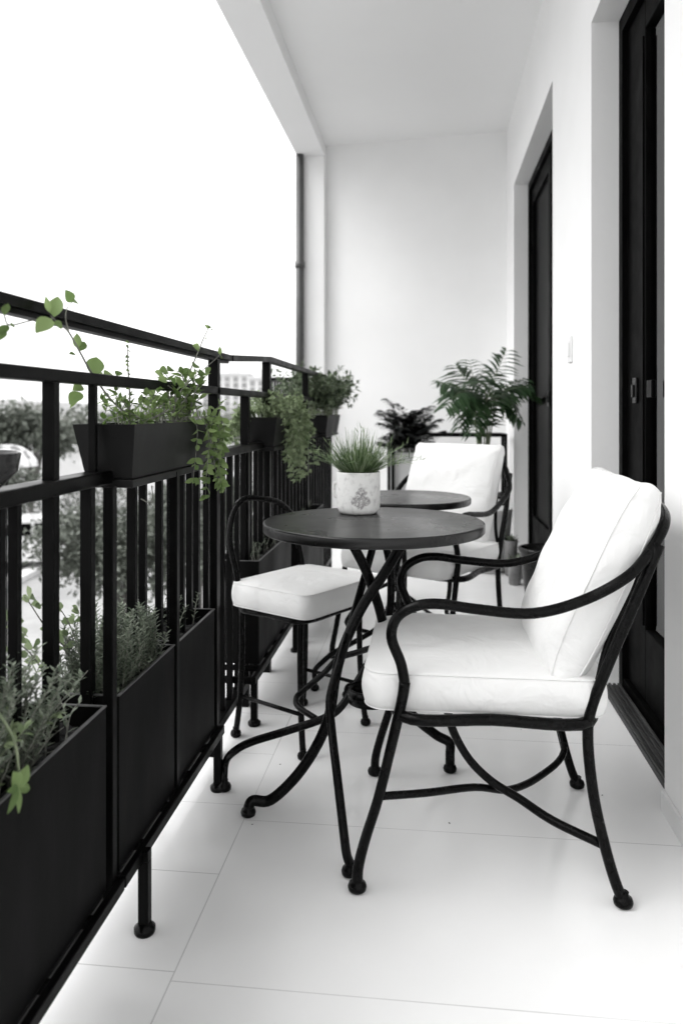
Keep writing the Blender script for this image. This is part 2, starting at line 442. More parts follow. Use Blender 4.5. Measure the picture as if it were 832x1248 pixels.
RB('bottom_rail', low)
def post(y, z1, w=.030, z0=0.0, x=XR, name='post'):
    RB(name, lambda m: m.box(x-w/2, x+w/2, y-w/2, y+w/2, z0, z1, .002))
post(1.26, 1.08, .022, z0=.075); post(1.404, .89, .022, z0=.075); post(2.268, 1.182, .030); post(3.02, 1.22, .032)
post(2.66, 1.08, .030)
post(4.93, 1.22, .032); post(6.33, 1.22, .03, x=-1.03); post(4.95, 1.22, .032, x=-1.03); post(3.98, 1.22, .03); post(.3, 1.182); post(-.9, 1.182)
for y in (1.426,): post(y, 1.08, .0145, z0=.89, name='baluster')
post(2.02, 1.08, .013, z0=.905, name='baluster')
ys = [1.096, 1.144, 1.515, 1.624, 1.687, 1.793, 1.880, 1.960, 2.028, 2.088, 2.185, 2.36, 2.45]
y = .10
while y < 1.05:
    ys.append(y); y += .098
y = .01-1.7
while y < .05: ys.append(y); y += .098
y = 2.545
while y < 4.9: ys.append(y); y += .093
for i, y in enumerate(ys):
    post(y, .887, .0165 if i % 3 else .019, z0=.095, name='baluster')
for k in range(14):
    post(5.03+k*.095, 1.22, .014, z0=.095, x=-1.03, name='baluster')
for k in range(3):
    post(4.945, 1.22, .014, z0=.095, x=XR-.095*(k+1), name='baluster')

# ------------------------------------------------------------------ plant shelves
def shelf(y0, y1, posts, legs, label, back=-.74):
    t = thing('planter_stand', label, 'plant stand', (-.56, y0, 0), 0, 'low black planter stands along the railing')
    L = y1-y0; zt = .165
    m = MB()
    m.box(-.014, .0, 0, L, zt-.022, zt, .0015); m.box(back+.56, back+.574, 0, L, zt-.022, zt, .0015)
    m.box(back+.574, -.014, .0, .014, zt-.0215, zt-.0005, .0015); m.box(back+.574, -.014, L-.014, L, zt-.0215, zt-.0005, .0015)
    k = .12
    while k < L-.05:
        m.box(back+.574, -.014, k, k+.012, zt-.020, zt-.003); k += .15
    m.build('frame', RAILM, t)
    for y in posts:
        m = MB(); m.box(-.034, -.0145, y-y0-.010, y-y0+.010, zt-.03, .890, .0015); m.build('upright', RAILM, t)
    for (x, y) in legs:
        m = MB(); m.box(x+.56-.0105, x+.56+.0105, y-y0-.0105, y-y0+.0105, .012, zt-.0225, .0015)
        lg = m.build('leg', RAILM, t)
        m = MB(); m.lathe([(.019,0), (.021,.004), (.021,.012), (.015,.017), (.012,.022)], (x+.56, y-y0, 0), 20, True, True); m.build('foot', IRON, lg)
    return t
shelf(.55, 1.385, (1.375,), ((-.60, .57), (-.73, .57)), 'nearest low black stand under the front planter trough')
s2 = shelf(1.391, 2.09, (1.738, 2.074), ((-.571, 2.062), (-.73, 2.06)), 'low black stand under the pair of middle planter troughs')
# bracket leg standing clear of the shelf edge
m = MB(); m.box(-.012, .012, .081, .102, .1435, .1645, .0015); m.box(-.009, .012, .081, .102, .012, .143, .0015)
lg = m.build('leg', RAILM, s2)
m = MB(); m.lathe([(.019,0), (.021,.004), (.021,.012), (.015,.017), (.012,.022)], (.0015, .0915, 0), 20, True, True); m.build('foot', IRON, lg)
shelf(2.47, 3.30, (), ((-.571, 2.5), (-.73, 2.5), (-.571, 3.28), (-.73, 3.28)), 'low black stand under the trough behind the armless chair')
shelf(3.36, 4.30, (), ((-.571, 3.40), (-.73, 3.4), (-.571, 4.28), (-.73, 4.28)), 'low black stand farthest along the railing')

def trough(y0, y1, zt, label, z0=.167, x1=-.578, x0=-.73, gap=()):
    t = thing('planter_trough', label, 'planter', (x1, y0, z0), 0, 'tall black planter troughs on the stands')
    L = y1-y0; W = x1-x0; h = zt-z0; k = .0035
    m = MB()
    m.box(-k, 0, 0, L, 0, h, .001); m.box(-W, -W+k, 0, L, 0, h, .001)
    m.box(-W+k, -k, 0, k, 0, h-.0005); m.box(-W+k, -k, L-k, L, 0, h-.0005); m.box(-W+k, -k, k, L-k, .002, .006)
    m.build('trough_box', BOXM, t)
    m = MB(); e = .0055
    m.bar((-k/2, -.0005, h+.0012), (-k/2, L+.0005, h+.0012), e, .0022); m.bar((-W+k/2, -.0005, h+.0012), (-W+k/2, L+.0005, h+.0012), e, .0022)
    m.bar((-W+e, k/2, h+.0012), (-e, k/2, h+.0012), e, .0021); m.bar((-W+e, L-k/2, h+.0012), (-e, L-k/2, h+.0012), e, .0021)
    m.build('rim', RIMM, t)
    m = MB(); n, q = 26, 10
    for i in range(n+1):
        for j in range(q+1):
            x = -W+k+(W-2*k)*j/q; y = k+(L-2*k)*i/n
            m.v.append(V((x, y, h-.035+.012*noise.noise(V((x*30, (y+y0)*30, 3)))+.006*noise.noise(V((x*90, y*90, 1))))))
    for i in range(n):
        for j in range(q):
            a = i*(q+1)+j; m.f.append((a, a+1, a+q+2, a+q+1)); m.sm.append(False)
    m.build('soil', SOIL, t)
    return t
trough(.76, 1.344, .497, 'large black trough nearest the camera at bottom left')
trough(1.402, 1.722, .494, 'black trough packed with rosemary, second from the camera')
trough(1.754, 2.052, .492, 'black trough with a few sparse sprigs, third from the camera')
trough(2.60, 3.22, .516, 'black trough behind the armless chair')
trough(3.42, 4.20, .516, 'farthest black trough along the railing')

def railbox(y0, y1, label, z0=.878, z1=1.003, xa=-.690, xb=-.564):
    t = thing('window_box', label, 'flower box', (0, 0, 0), 0, 'tapered black flower boxes on the railing')
    cx, cy = (xa+xb)/2, (y0+y1)/2; t.location = (cx, cy, z0)
    W, L, h = (xb-xa)/2, (y1-y0)/2, z1-z0; tp = .016
    def ring(k, z, ins=0): 
        w = W-tp*(1-k)-ins; l = L-tp*1.6*(1-k)-ins
        return [V((-w,-l,z)), V((w,-l,z)), V((w,l,z)), V((-w,l,z))]
    m = MB()
    r0, r1, r2, r3 = ring(0, .018), ring(1, h), ring(1, h, .003), ring(.72, h*.72, .003)
    for A, B in ((r0, r1), (r1, r2), (r2, r3)):
        for i in range(4): m.quad(A[i], A[(i+1) % 4], B[(i+1) % 4], B[i])
    m.quad(*reversed(r0)); m.build('box', BOXG, t)
    m = MB(); w, l = W-tp+.004, L-tp*1.6+.006
    m.box(-w, w, -l, l, .0, .016, .002); m.build('tray', BOXG, t)
    m = MB(); rr = ring(.74, h*.76, .002)
    n = 12
    for i in range(n+1):
        for j in range(7):
            p = rr[0].lerp(rr[1], j/6).lerp(rr[3].lerp(rr[2], j/6), i/n)
            m.v.append(p+V((0,0,.008*noise.noise(p*40+V((0,y0*9,0))))))
    for i in range(n):
        for j in range(6):
            a = i*7+j; m.f.append((a, a+1, a+8, a+7)); m.sm.append(False)
    m.build('soil', SOIL, t)
railbox(1.445, 2.085, 'nearest tapered black flower box spilling green leafy shoots')
railbox(2.835, 3.47, 'middle tapered black flower box with a pale trailing plant')
railbox(4.30, 4.90, 'farthest tapered black flower box with a dense bush, by the end wall')
# rounded pot hung on the rail, cut by the left picture edge
t = thing('rail_pot', 'rounded black pot on the middle rail at the left edge', 'pot', (-.66, 1.03, .913))
m = MB(); m.lathe([(.03,0),(.055,.006),(.078,.03),(.083,.055),(.078,.058),(.072,.05)], (0,0,0), 32, True); m.build('bowl', DARKPOT, t)
m = MB(); m.lathe([(.001,.05),(.04,.051),(.074,.048)], (0,0,0), 24); m.build('soil', SOIL, t)

# ------------------------------------------------------------------ plants
def rv(s=1): return V((rnd.uniform(-s,s), rnd.uniform(-s,s), rnd.uniform(-s,s)))
def plant(name, label, cat, loc, stem, leaf, smat, lmat, group=None):
    t = thing(name, label, cat, loc, 0, group)
    M = Matrix.Translation(-V(loc))
    if stem and stem.v: stem.xf(M); stem.build('stem', smat, t)
    if leaf and leaf.v: leaf.xf(M); leaf.build('foliage', lmat, t)
    return t
def sprig(S, L, pts, r=.0016, sp=.03, ll=.03, lw=.02, pairs=True, start=.25, up=V((0,0,1)), shape='ovate', jit=.5, tip=True, droop=.2, seg=4, ang=.9):
    P = catmull([V(p) for p in pts], 8)
    S.tube(P, r, n=6, sub=1, r2=r*.45)
    tot = sum((P[i+1]-P[i]).length for i in range(len(P)-1)); acc = 0; nxt = tot*start; k = 0
    for i in range(len(P)-1):
        d = P[i+1]-P[i]; l = d.length
        acc += l
        if acc >= nxt:
            nxt += sp*rnd.uniform(.75, 1.25); k += 1
            T = d.normalized(); f = rnd.uniform(.65, 1.15)
            base = T.cross(V((0,0,1)) if abs(T.z) < .95 else V((1,0,0))).normalized()
            q = Matrix.Rotation(k*1.57+rnd.uniform(-jit, jit), 3, T) @ base
            for s in ((1,-1) if pairs else (1,)):
                d2 = (q*s*math.sin(ang)+T*math.cos(ang)+rv(.25)).normalized()
                nn = (T+up*.8+rv(.3)).normalized()
                L.leaf(P[i+1], d2, nn, ll*f, lw*f, seg, droop=droop*rnd.uniform(-.3,1.4), shape=shape)
    if tip:
        T = (P[-1]-P[-2]).normalized()
        for k in range(3):
            L.leaf(P[-1], T+rv(.7), up+rv(.4), ll*rnd.uniform(.5,.9), lw*rnd.uniform(.5,.9), seg, shape=shape)

# --- box 1: leafy shoots
S, L = MB(), MB()
X1 = -.63
def one(px, py, x, dx, dy, l, w, up=(.45,-.85,.3)):
    p = ax(px, py, x); q = ax(px+dx, py+dy, x); L.leaf(p, q-p+rv(.004), V(up)+rv(.15), l*1.12, w*1.02, 7, droop=.15, fold=.3)
def stempath(pp, x, r=.0017, dx=0):
    S.tube([ax(a, b, x+dx*i) for i, (a, b) in enumerate(pp)], r, n=6, sub=6, r2=r*.5)
stempath([(168,512),(140,492),(114,458),(98,430),(84,405),(74,396),(62,385)], -.650, .0022, .0085)
stempath([(84,405),(80,388),(82,375),(88,368)], -.602, .0012)
S.tube([ax(66,388,-.63), ax(40,390,-.63), ax(12,396,-.625), ax(5,384,-.62)], .0011, n=6)
for a in [(66,386,-.600,6,-26,.036,.024), (62,388,-.600,-20,16,.040,.026), (60,380,-.600,-3,-14,.022,.010), (88,368,-.600,-6,-9,.024,.018), (88,368,-.600,20,-3,.030,.016),
          (76,398,-.600,-14,-8,.024,.014), (96,428,-.635,10,-20,.030,.018), (94,424,-.64,-2,-20,.024,.016), (92,432,-.64,-14,-2,.020,.010), (113,458,-.64,6,-22,.046,.034), (118,458,-.64,18,-8,.032,.024), (128,460,-.64,16,-12,.036,.026),
          (142,458,-.64,10,-14,.022,.016), (98,478,-.65,-14,14,.036,.026), (96,482,-.65,-8,14,.030,.010),(100,470,-.65,-12,6,.030,.020), (5,384,-.62,4,-14,.022,.012), (10,396,-.62,-8,10,.024,.014), (12,396,-.62,14,6,.020,.010), (6,402,-.62,-6,14,.020,.012)]:
    one(*a)
# right hand shoots
stempath([(176,512),(205,486),(226,462),(240,432),(248,412),(254,400)], -.620, .0022, .003)
stempath([(182,512),(210,495),(214,478),(205,470)], -.61, .0026)
for a in [(243,425,-.61,-16,-14,.038,.020), (254,400,-.60,-8,-12,.022,.008), (254,400,-.60,4,-10,.018,.012), (256,400,-.60,14,4,.022,.010), (250,412,-.60,8,6,.018,.010),
          (228,458,-.61,-12,-16,.036,.030), (228,458,-.61,6,-18,.028,.020), (236,452,-.605,10,10,.030,.024), (236,448,-.605,12,-14,.032,.024), (250,448,-.60,10,18,.040,.026),
          (204,452,-.61,-20,-6,.036,.022), (204,452,-.61,18,-12,.038,.020), (202,462,-.61,-16,0,.032,.022), (196,458,-.61,-12,-14,.028,.018), (214,468,-.60,-10,-14,.028,.020),
          (240,474,-.60,16,8,.030,.024),(268,432,-.60,10,10,.030,.018),(268,432,-.60,-2,-12,.022,.012)]:
    one(*a)
stempath([(225,470),(248,450),(262,438),(268,432)], -.600, .0013)
stempath([(158,512),(158,480),(156,450),(155,420)], -.63, .0022)
for k in range(14):
    py = 490-k*5.6; one(157, py, -.63, rnd.choice((-8, 8)), rnd.uniform(-6, 3), .012, .008)
# stemmy tangle and mid foliage
for k in range(34):
    y = rnd.uniform(1.50, 2.03); b0 = V((rnd.uniform(-.665,-.60), y, .975))
    lean = rnd.uniform(-.08, .06); h = rnd.uniform(.04, .11)
    sprig(S, L, [b0, b0+V((rnd.uniform(-.02,.02), lean*.5, h*.6)), b0+V((rnd.uniform(-.03,.04), lean, h))], r=.0016, sp=.016, ll=.020, lw=.012, start=.3)
for k in range(24):
    y = rnd.uniform(1.78, 2.05); b0 = V((rnd.uniform(-.665,-.60), y, .975)); h = rnd.uniform(.07, .15); dx = rnd.uniform(-.05, .06)
    sprig(S, L, [b0, b0+V((dx*.4, rnd.uniform(-.02,.02), h*.6)), b0+V((dx, rnd.uniform(-.07,.03), h))], r=.0024, sp=.026, ll=.030, lw=.020, start=.35)
# trailing mass at the front right corner
for k in range(13):
    y = rnd.uniform(1.76, 1.99)
    b0 = V((rnd.uniform(-.61,-.58), y, .985)); ln = rnd.uniform(.04, .13) if k > 5 else rnd.uniform(.10,.17)
    sprig(S, L, [b0, b0+V((.03, rnd.uniform(-.01,.02), .03)), V((-.545+rnd.uniform(-.005,.02), y+rnd.uniform(-.02,.04), .985)), V((-.545+rnd.uniform(-.005,.02), y+rnd.uniform(-.03,.07), .985-ln))], r=.0012, sp=.022, ll=.024, lw=.016, start=.2, up=V((1,-.5,.3)))
S.tube([ax(185,592,-.60), ax(186,610,-.60), ax(180,612,-.6), ax(172,608,-.6)], .0012, n=6)
plant('leafy_plant', 'sprawling plant with round green leaves growing from the nearest flower box', 'plant', (-.63, 1.76, .975), S, L, STEM, LEAF)
# plant in rail pot
S, L = MB(), MB()
for k in range(9):
    b0 = V((-.66+rnd.uniform(-.03,.03), 1.07+rnd.uniform(-.03,.03), .96)); e = V((rnd.uniform(-.05,.02), rnd.uniform(-.12,-.03), rnd.uniform(.05,.2)))
    sprig(S, L, [b0, b0+e*.5+V((0,0,.02)), b0+e], sp=.03, ll=.03, lw=.018)
plant('leafy_plant', 'thin leafy plant growing from the rounded rail pot', 'plant', (-.66, 1.07, .96), S, L, STEM, LEAFM)

# --- box 2: trailing pale plant
S, L = MB(), MB()
def mound(S, L, c, ext, n, h, ll, lw, sp, trail=0):
    for k in range(n):
        b0 = V(c)+V((rnd.uniform(-1,1)*ext[0]*.6, rnd.uniform(-1,1)*ext[1]*.85, 0))
        a = rnd.uniform(0, 6.28); o = V((math.cos(a)*ext[0], math.sin(a)*ext[1]*.35, 0))
        hh = h*rnd.uniform(.4, 1)
        sprig(S, L, [b0, b0+o*.4+V((0,0,hh*.7)), b0+o*rnd.uniform(.6,1.1)+V((0,0,hh*rnd.uniform(.6,1)))], r=.0015, sp=sp, ll=ll, lw=lw, start=.25, seg=2)
mound(S, L, (-.63, 3.15, .98), (.10, .30, 0), 100, .13, .020, .012, .014)
for k in range(52):
    y = rnd.uniform(2.9, 3.35); x = -.55+rnd.uniform(-.015,.03); ln = rnd.uniform(.05,.16) if k > 16 else rnd.uniform(.14,.26)
    if k <= 16: y = rnd.uniform(3.1, 3.4)
    sprig(S, L, [(-.60, y, .99), (-.57, y, 1.05+rnd.uniform(-.02,.03)), (x, y+rnd.uniform(-.03,.03), .99), (x+rnd.uniform(-.01,.02), y+rnd.uniform(-.05,.05), 1.0-ln)], r=.0013, sp=.015, ll=.026, lw=.018, start=.15, up=V((1,-.4,.4)), seg=2)
for k in range(26):
    y = rnd.uniform(2.75, 2.95); x = -.71
    sprig(S, L, [(-.66, y, .99), (-.69, y, 1.03), (x, y-.03, .98), (x-rnd.uniform(0,.05), y-.05, .98-rnd.uniform(0,.09))], r=.0012, sp=.013, ll=.022, lw=.013, start=.15, seg=2)
plant('trailing_plant', 'pale green trailing plant hanging over the middle flower box', 'plant', (-.63, 3.15, .98), S, L, STEMG, SUCC)
# --- box 3: dense bush
S, L = MB(), MB()
mound(S, L, (-.64, 4.56, .99), (.13, .34, 0), 120, .30, .040, .024, .024)
mound(S, L, (-.70, 4.25, .99), (.14, .20, 0), 60, .30, .034, .02, .024)
for k in range(8):
    y = rnd.uniform(4.4, 4.8); x = -.54
    sprig(S, L, [(-.6, y, 1.0), (-.54, y, 1.08), (x+.02, y, 1.12), (x+.06+rnd.uniform(0,.04), y+.02, 1.1+rnd.uniform(0,.12))], r=.002, sp=.03, ll=.04, lw=.022, seg=2)
plant('bushy_plant', 'dense bushy green plant in the farthest flower box', 'plant', (-.62, 4.58, .99), S, L, STEMG, BUSH)

# --- troughs
def herb(S, L, x, y, z, h, ll=.012, sp=.0035, lean=(0,0), lw=.0024):
    b0 = V((x, y, z)); e = V((lean[0]+rnd.uniform(-.03,.03), lean[1]+rnd.uniform(-.03,.03), h))
    P = catmull([b0, b0+e*.5+V((rnd.uniform(-.01,.01), rnd.uniform(-.01,.01), .01)), b0+e], 10)
    S.tube(P, .0013, n=5, sub=1, r2=.0006)
    n = int(h/sp)
    for i in range(n):
        t = .15+.85*i/n; k = t*(len(P)-1); p = P[int(k)].lerp(P[min(int(k)+1, len(P)-1)], k-int(k))
        a = i*2.4; d = V((math.cos(a), math.sin(a), .7))
        L.leaf(p, d, V((0,0,1)), ll*rnd.uniform(.7,1.2)*(1.1-.4*t), lw*1.25, 2, droop=.1, shape='lance')
# rosemary in trough 2
S, L = MB(), MB()
for k in range(135): herb(S, L, rnd.uniform(-.71,-.60), rnd.uniform(1.42, 1.70), .455, rnd.uniform(.06, .17), ll=.019, sp=.0026, lw=.0042)
for k in range(60): herb(S, L, rnd.uniform(-.71,-.60), rnd.uniform(1.42, 1.70), .455, rnd.uniform(.03, .08), ll=.016, lw=.0034)
plant('rosemary_bush', 'dense grey green rosemary in the second trough', 'plant', (-.65, 1.5, .455), S, L, STEM, HERB)
# sparse sprigs trough 3
S, L = MB(), MB()
for k in range(20): herb(S, L, rnd.uniform(-.71,-.62), rnd.uniform(1.78, 2.02), .455, rnd.uniform(.04, .12), ll=.018, sp=.005)
plant('herb_plant', 'few low herb sprigs in the third trough', 'plant', (-.65, 1.83, .455), S, L, STEM, HERB)
# feathery herb trough 1
S, L = MB(), MB()
for k in range(130):
    y = rnd.uniform(.84, 1.19); h = rnd.uniform(.07, .20)
    herb(S, L, rnd.uniform(-.715,-.62), y, .46, h, ll=.020, sp=.0036, lw=.0042, lean=(rnd.uniform(-.01,.07), rnd.uniform(-.02,.07)))
for k in range(14):
    herb(S, L, rnd.uniform(-.715,-.61), rnd.uniform(1.10,1.29), .46, rnd.uniform(.02,.06), ll=.022, sp=.006, lw=.005, lean=(.0,.04))
herb(S, L, -.66, 1.17, .47, .10, ll=.03, sp=.006, lw=.006, lean=(.03,.14))
herb(S, L, -.63, 1.16, .47, .07, ll=.03, sp=.006, lw=.006, lean=(.03,.16))
for a in range(12):
    b0 = V((rnd.uniform(-.69,-.62), rnd.uniform(.82,1.05), .47))
    S.tube([b0, b0+V((.01,.03,.05)), b0+V((.02,.07,.03)), b0+V((.03,.10,.0))], .0015, n=5, r2=.0004)
plant('feathery_herb', 'feathery grey green herb crowding the nearest trough', 'plant', (-.66, 1.0, .46), S, L, STEM, HERB)
# drooping shoot with fresh leaves over trough 1 front
S, L = MB(), MB()
S.tube([ax(-20,850,-.60), ax(0,872,-.57), ax(18,905,-.56), ax(24,950,-.552)], .0024, n=8, r2=.0016)
for (dx, dy, l, w) in ((-6,-26,.030,.020),(10,-20,.030,.018),(20,2,.036,.013),(24,8,.030,.010),(-6,18,.038,.011),(-14,6,.030,.012),(2,26,.034,.009)):
    p = ax(22, 960, -.552); q = ax(22+dx, 960+dy, -.548); L.leaf(p, q-p, (.9,-.5,.3), l, w, 5, droop=.1)
plant('drooping_shoot', 'bright green leafy shoot drooping over the front of the nearest trough', 'plant', (-.6, 1.0, .55), S, L, STEMG, LEAF)
# bigger leafed sprigs behind the bars
S, L = MB(), MB()
XB = -.70
for pp in ([(118,850),(98,815),(78,790),(92,770),(96,745)], [(92,800),(60,770),(36,735),(30,728)], [(60,830),(40,800),(18,780),(6,770)], [(96,790),(84,760),(72,740)], [(30,850),(20,810),(30,770)]):
    S.tube([ax(a, b, XB) for a, b in pp], .0016, n=6, r2=.0008)
for (px, py) in [(96,745),(90,758),(72,745),(50,738),(36,730),(60,770),(40,790),(20,800),(50,806),(18,780),(6,765),(84,772),(78,790),(30,775),(66,752),(10,755)]:
    for k in range(4):
        a = rnd.uniform(0, 6.28); p = ax(px, py, XB); q = ax(px+math.cos(a)*10, py-abs(math.sin(a))*8+1, XB+rnd.uniform(-.01,.01))
        L.leaf(p, q-p, (.8,-.4,.5), rnd.uniform(.022,.036), rnd.uniform(.010,.017), 4, droop=.2, shape='spat')
plant('leafy_shrub', 'light green leafy shrub seen between the bars beside the rosemary', 'plant', (XB, 1.35, .46), S, L, STEM, SUCC)
S, L = MB(), MB()
for k in range(26):
    b0 = V((rnd.uniform(-.70,-.62), rnd.uniform(.90, 1.18), .47)); h = rnd.uniform(.06, .17)
    sprig(S, L, [b0, b0+V((rnd.uniform(-.01,.02), rnd.uniform(-.02,.03), h*.6)), b0+V((rnd.uniform(-.02,.05), rnd.uniform(-.03,.06), h))], r=.0014, sp=.018, ll=.022, lw=.012, start=.2)
plant('leafy_shrub', 'small leafed fresh green shrub among the feathery herb in the nearest trough', 'plant', (-.66, 1.05, .47), S, L, STEMG, SUCC)
# low plants in far troughs
for (y0, y1, lab) in ((2.66, 3.16, 'low herb planted in the trough behind the armless chair'), (3.5, 4.1, 'low herb planted in the farthest trough')):
    S, L = MB(), MB()
    for k in range(50): herb(S, L, rnd.uniform(-.71,-.62), rnd.uniform(y0, y1), .48, rnd.uniform(.03, .08), ll=.02, sp=.006)
    plant('herb_plant', lab, 'plant', (-.66, (y0+y1)/2, .48), S, L, STEM, HERB)

# ------------------------------------------------------------------ wrought iron armchair
def disc_foot(parent, x, y, r=.019):
    m = MB(); m.lathe([(r*.7,0),(r,.004),(r*1.08,.011),(r*.95,.018),(r*.55,.024),(r*.6,.030)], (x,y,0), 20, True, True); m.build('foot', IRON, parent)
def armchair(label):
    t = thing('armchair', label, 'armchair', (0,0,0), 0, 'black wrought iron armchairs')
    yf, yb = .264, .252
    for s in (-1, 1):
        m = MB(); m.tube([(-.285,s*(yf+.004),.010),(-.283,s*(yf+.004),.05),(-.268,s*yf,.11),(-.240,s*yf,.20),(-.213,s*yf,.31),(-.190,s*yf,.41),(-.184,s*yf,.45)], lambda k: .0125-.0015*math.sin(k*3.1), n=12, cap=True)
        lg = m.build('leg', IRON, t); disc_foot(lg, -.285, s*(yf+.004))
        m = MB(); m.tube([(.268,s*(yb+.004),.010),(.252,s*(yb+.003),.05),(.232,s*yb,.12),(.210,s*yb,.22),(.198,s*yb,.33),(.203,s*yb,.40),(.235,s*yb,.49),(.285,s*(yb-.002),.61),(.345,s*(yb-.012),.750)], .0115, n=12)
        lg = m.build('leg', IRON, t); disc_foot(lg, .268, s*(yb+.004))
        m = MB(); m.tube([(.222,s*(yb-.014),.46),(.245,s*(yb-.034),.53),(.30,s*(yb-.055),.65),(.362,s*(yb-.07),.782)], .0075, n=10)
        m.build('back_strut', IRON, t)
    # arm rail running round the back
    arm = [(-.184,.448),(-.192,.49),(-.212,.545),(-.200,.588),(-.160,.614),(-.110,.620),(-.03,.611),(.085,.606),(.19,.638),(.277,.690)]
    pts = [V((x, -yf-.004*(i > 3), z)) for i, (x, z) in enumerate(arm)]+[V((.332,-.235,.742)), V((.368,-.195,.787)), V((.388,-.11,.806)), V((.394,0,.812))]
    pts = pts+[V((p.x, -p.y, p.z)) for p in reversed(pts[:-1])]
    m = MB(); m.tube(pts, .0115, n=12); m.build('arm_rail', IRON, t)
    m = MB(); zf = .378
    m.tube([(-.19,-yf,zf),(-.20,0,zf),(-.19,yf,zf),(0,.263,zf),(.2,yb,zf),(.205,0,zf),(.2,-yb,zf),(0,-.263,zf)], .0125, n=12, closed=True)
    m.tube([(0,-.243,zf),(0,.243,zf)], .008, n=8, sub=1)
    m.build('seat_frame', IRON, t)
    m = MB(); m.tube([(-.094,-.18,.372),(-.078,-.17,.31),(-.04,-.14,.235),(.012,-.11,.175),(.07,-.13,.150),(.135,-.19,.135),(.228,-.242,.118)], .0095, n=10)
    m.build('stretcher', IRON, t)
    m = MB(); m.tube([(-.235,-.262,.203),(-.14,-.21,.190),(-.03,-.13,.170),(.055,-.06,.135),(.14,.04,.125),(.215,.15,.14),(.214,.250,.19)], .0085, n=10)
    m.build('stretcher', IRON, t)
    return t
c1 = armchair('black wrought iron armchair in the right foreground'); c1.location = (.13, 1.93, 0)
c2 = dup(c1); c2.location = (-.03, 3.33, 0); c2.rotation_euler = (0,0,R(60)); c2['label'] = 'black wrought iron armchair behind the second round table'

# cushions
def cushion(name, W, D, Hh, bulge, rc=.05, seed=0, point=0.0, pinch=.0, sideb=.008, wr=.003):
    """box cushion, W along local y, D along local x, Hh thick; returns (body MB, piping MB)"""
    n = 44; m = MB(); pip = MB()
    def rr(u, v):
        mm = max(abs(u), abs(v))
        x, y = u*D/2, v*W/2
        if mm < 1e-6: return x, y, 0
        bu, bv = u/mm*D/2, v/mm*W/2          # square boundary point
        # round the corner
        cx, cy = D/2-rc, W/2-rc
        sx, sy = abs(bu), abs(bv)
        k = 1
        if sx > cx and sy > cy:
            L_ = math.hypot(sx-cx, sy-cy)
            # intersect ray with arc
            lo, hi = .5, 1.0
            for _ in range(14):
                md = (lo+hi)/2
                if math.hypot(max(0, sx*md-cx), max(0, sy*md-cy)) > rc: hi = md
                else: lo = md
            k = hi
            k += point*(1-abs(sx/(D/2)-sy/(W/2))*4 if abs(sx/(D/2)-sy/(W/2)) < .25 else 0)
        f = 1+(k-1)*mm**3
        return x*f, y*f, mm
    def disp(p, amp):
        return amp*(noise.noise(p*7+V((seed*3.1,0,0)))*.8+.5*noise.noise(p*17+V((0,seed,0))))
    idx = {}
    for side in (1, -1):
        for i in range(n+1):
            for j in range(n+1):
                u, v = i/n*2-1, j/n*2-1
                # denser toward the edges
                u = math.sin(u*math.pi/2)*.5+u*.5; v = math.sin(v*math.pi/2)*.5+v*.5
                x, y, mm = rr(u, v)
                z = side*(Hh/2-pinch*(abs(u*v))**4+bulge*((1-u**4)*(1-v**4))**.75)
                p = V((x, y, z)); e = (1-mm**8)
                # creases running in from the seam
                cr = math.sin((x*60+seed) if abs(v) > abs(u) else (y*60+seed*2))*max(0, mm-.72)*(1-mm)*.10
                p.z += side*(disp(p, wr)*e+cr*wr*12)
                idx[(side, i, j)] = len(m.v); m.v.append(p)
    for side in (1, -1):
        for i in range(n):
            for j in range(n):
                q = [idx[(side,i,j)], idx[(side,i+1,j)], idx[(side,i+1,j+1)], idx[(side,i,j+1)]]
                m.f.append(tuple(q if side > 0 else reversed(q))); m.sm.append(True)
    ring = [(i, 0) for i in range(n)]+[(n, j) for j in range(n)]+[(i, n) for i in range(n, 0, -1)]+[(0, j) for j in range(n, 0, -1)]
    top = [idx[(1,)+r] for r in ring]; bot = [idx[(-1,)+r] for r in ring]
    K = 8; rows = [top]
    for k in range(1, K):
        row = []
        for a, b in zip(top, bot):
            p = m.v[a].lerp(m.v[b], k/K); d = V((p.x, p.y, 0)).normalized()
            p = p+d*(sideb*math.sin(math.pi*k/K)+disp(V((p.x, p.y, p.z*1.5)), wr*.8)*math.sin(math.pi*k/K))
            row.append(len(m.v)); m.v.append(p)
        rows.append(row)
    rows.append(bot); q = len(top)
    for a, b in zip(rows[:-1], rows[1:]):
        for i in range(q):
            j = (i+1) % q; m.f.append((a[i], b[i], b[j], a[j])); m.sm.append(True)
    for r in (top, bot):
        pts = [m.v[i]*1.0+V((m.v[i].x, m.v[i].y, 0)).normalized()*.0008 for i in r]
        pip.tube(pts, .0012, n=6, closed=True, sub=1)
    return m, pip
def put_cushion(kind, label, loc, rot, W, D, Hh, bulge, seed, group, **kw):
    m, p = cushion(kind, W, D, Hh, bulge, seed=seed, **kw)
    t = thing(kind, label, 'cushion', loc, 0, group); t.rotation_euler = rot
    m.build('cover', CUSH, t); p.build('piping', CUSH, t)
    return t
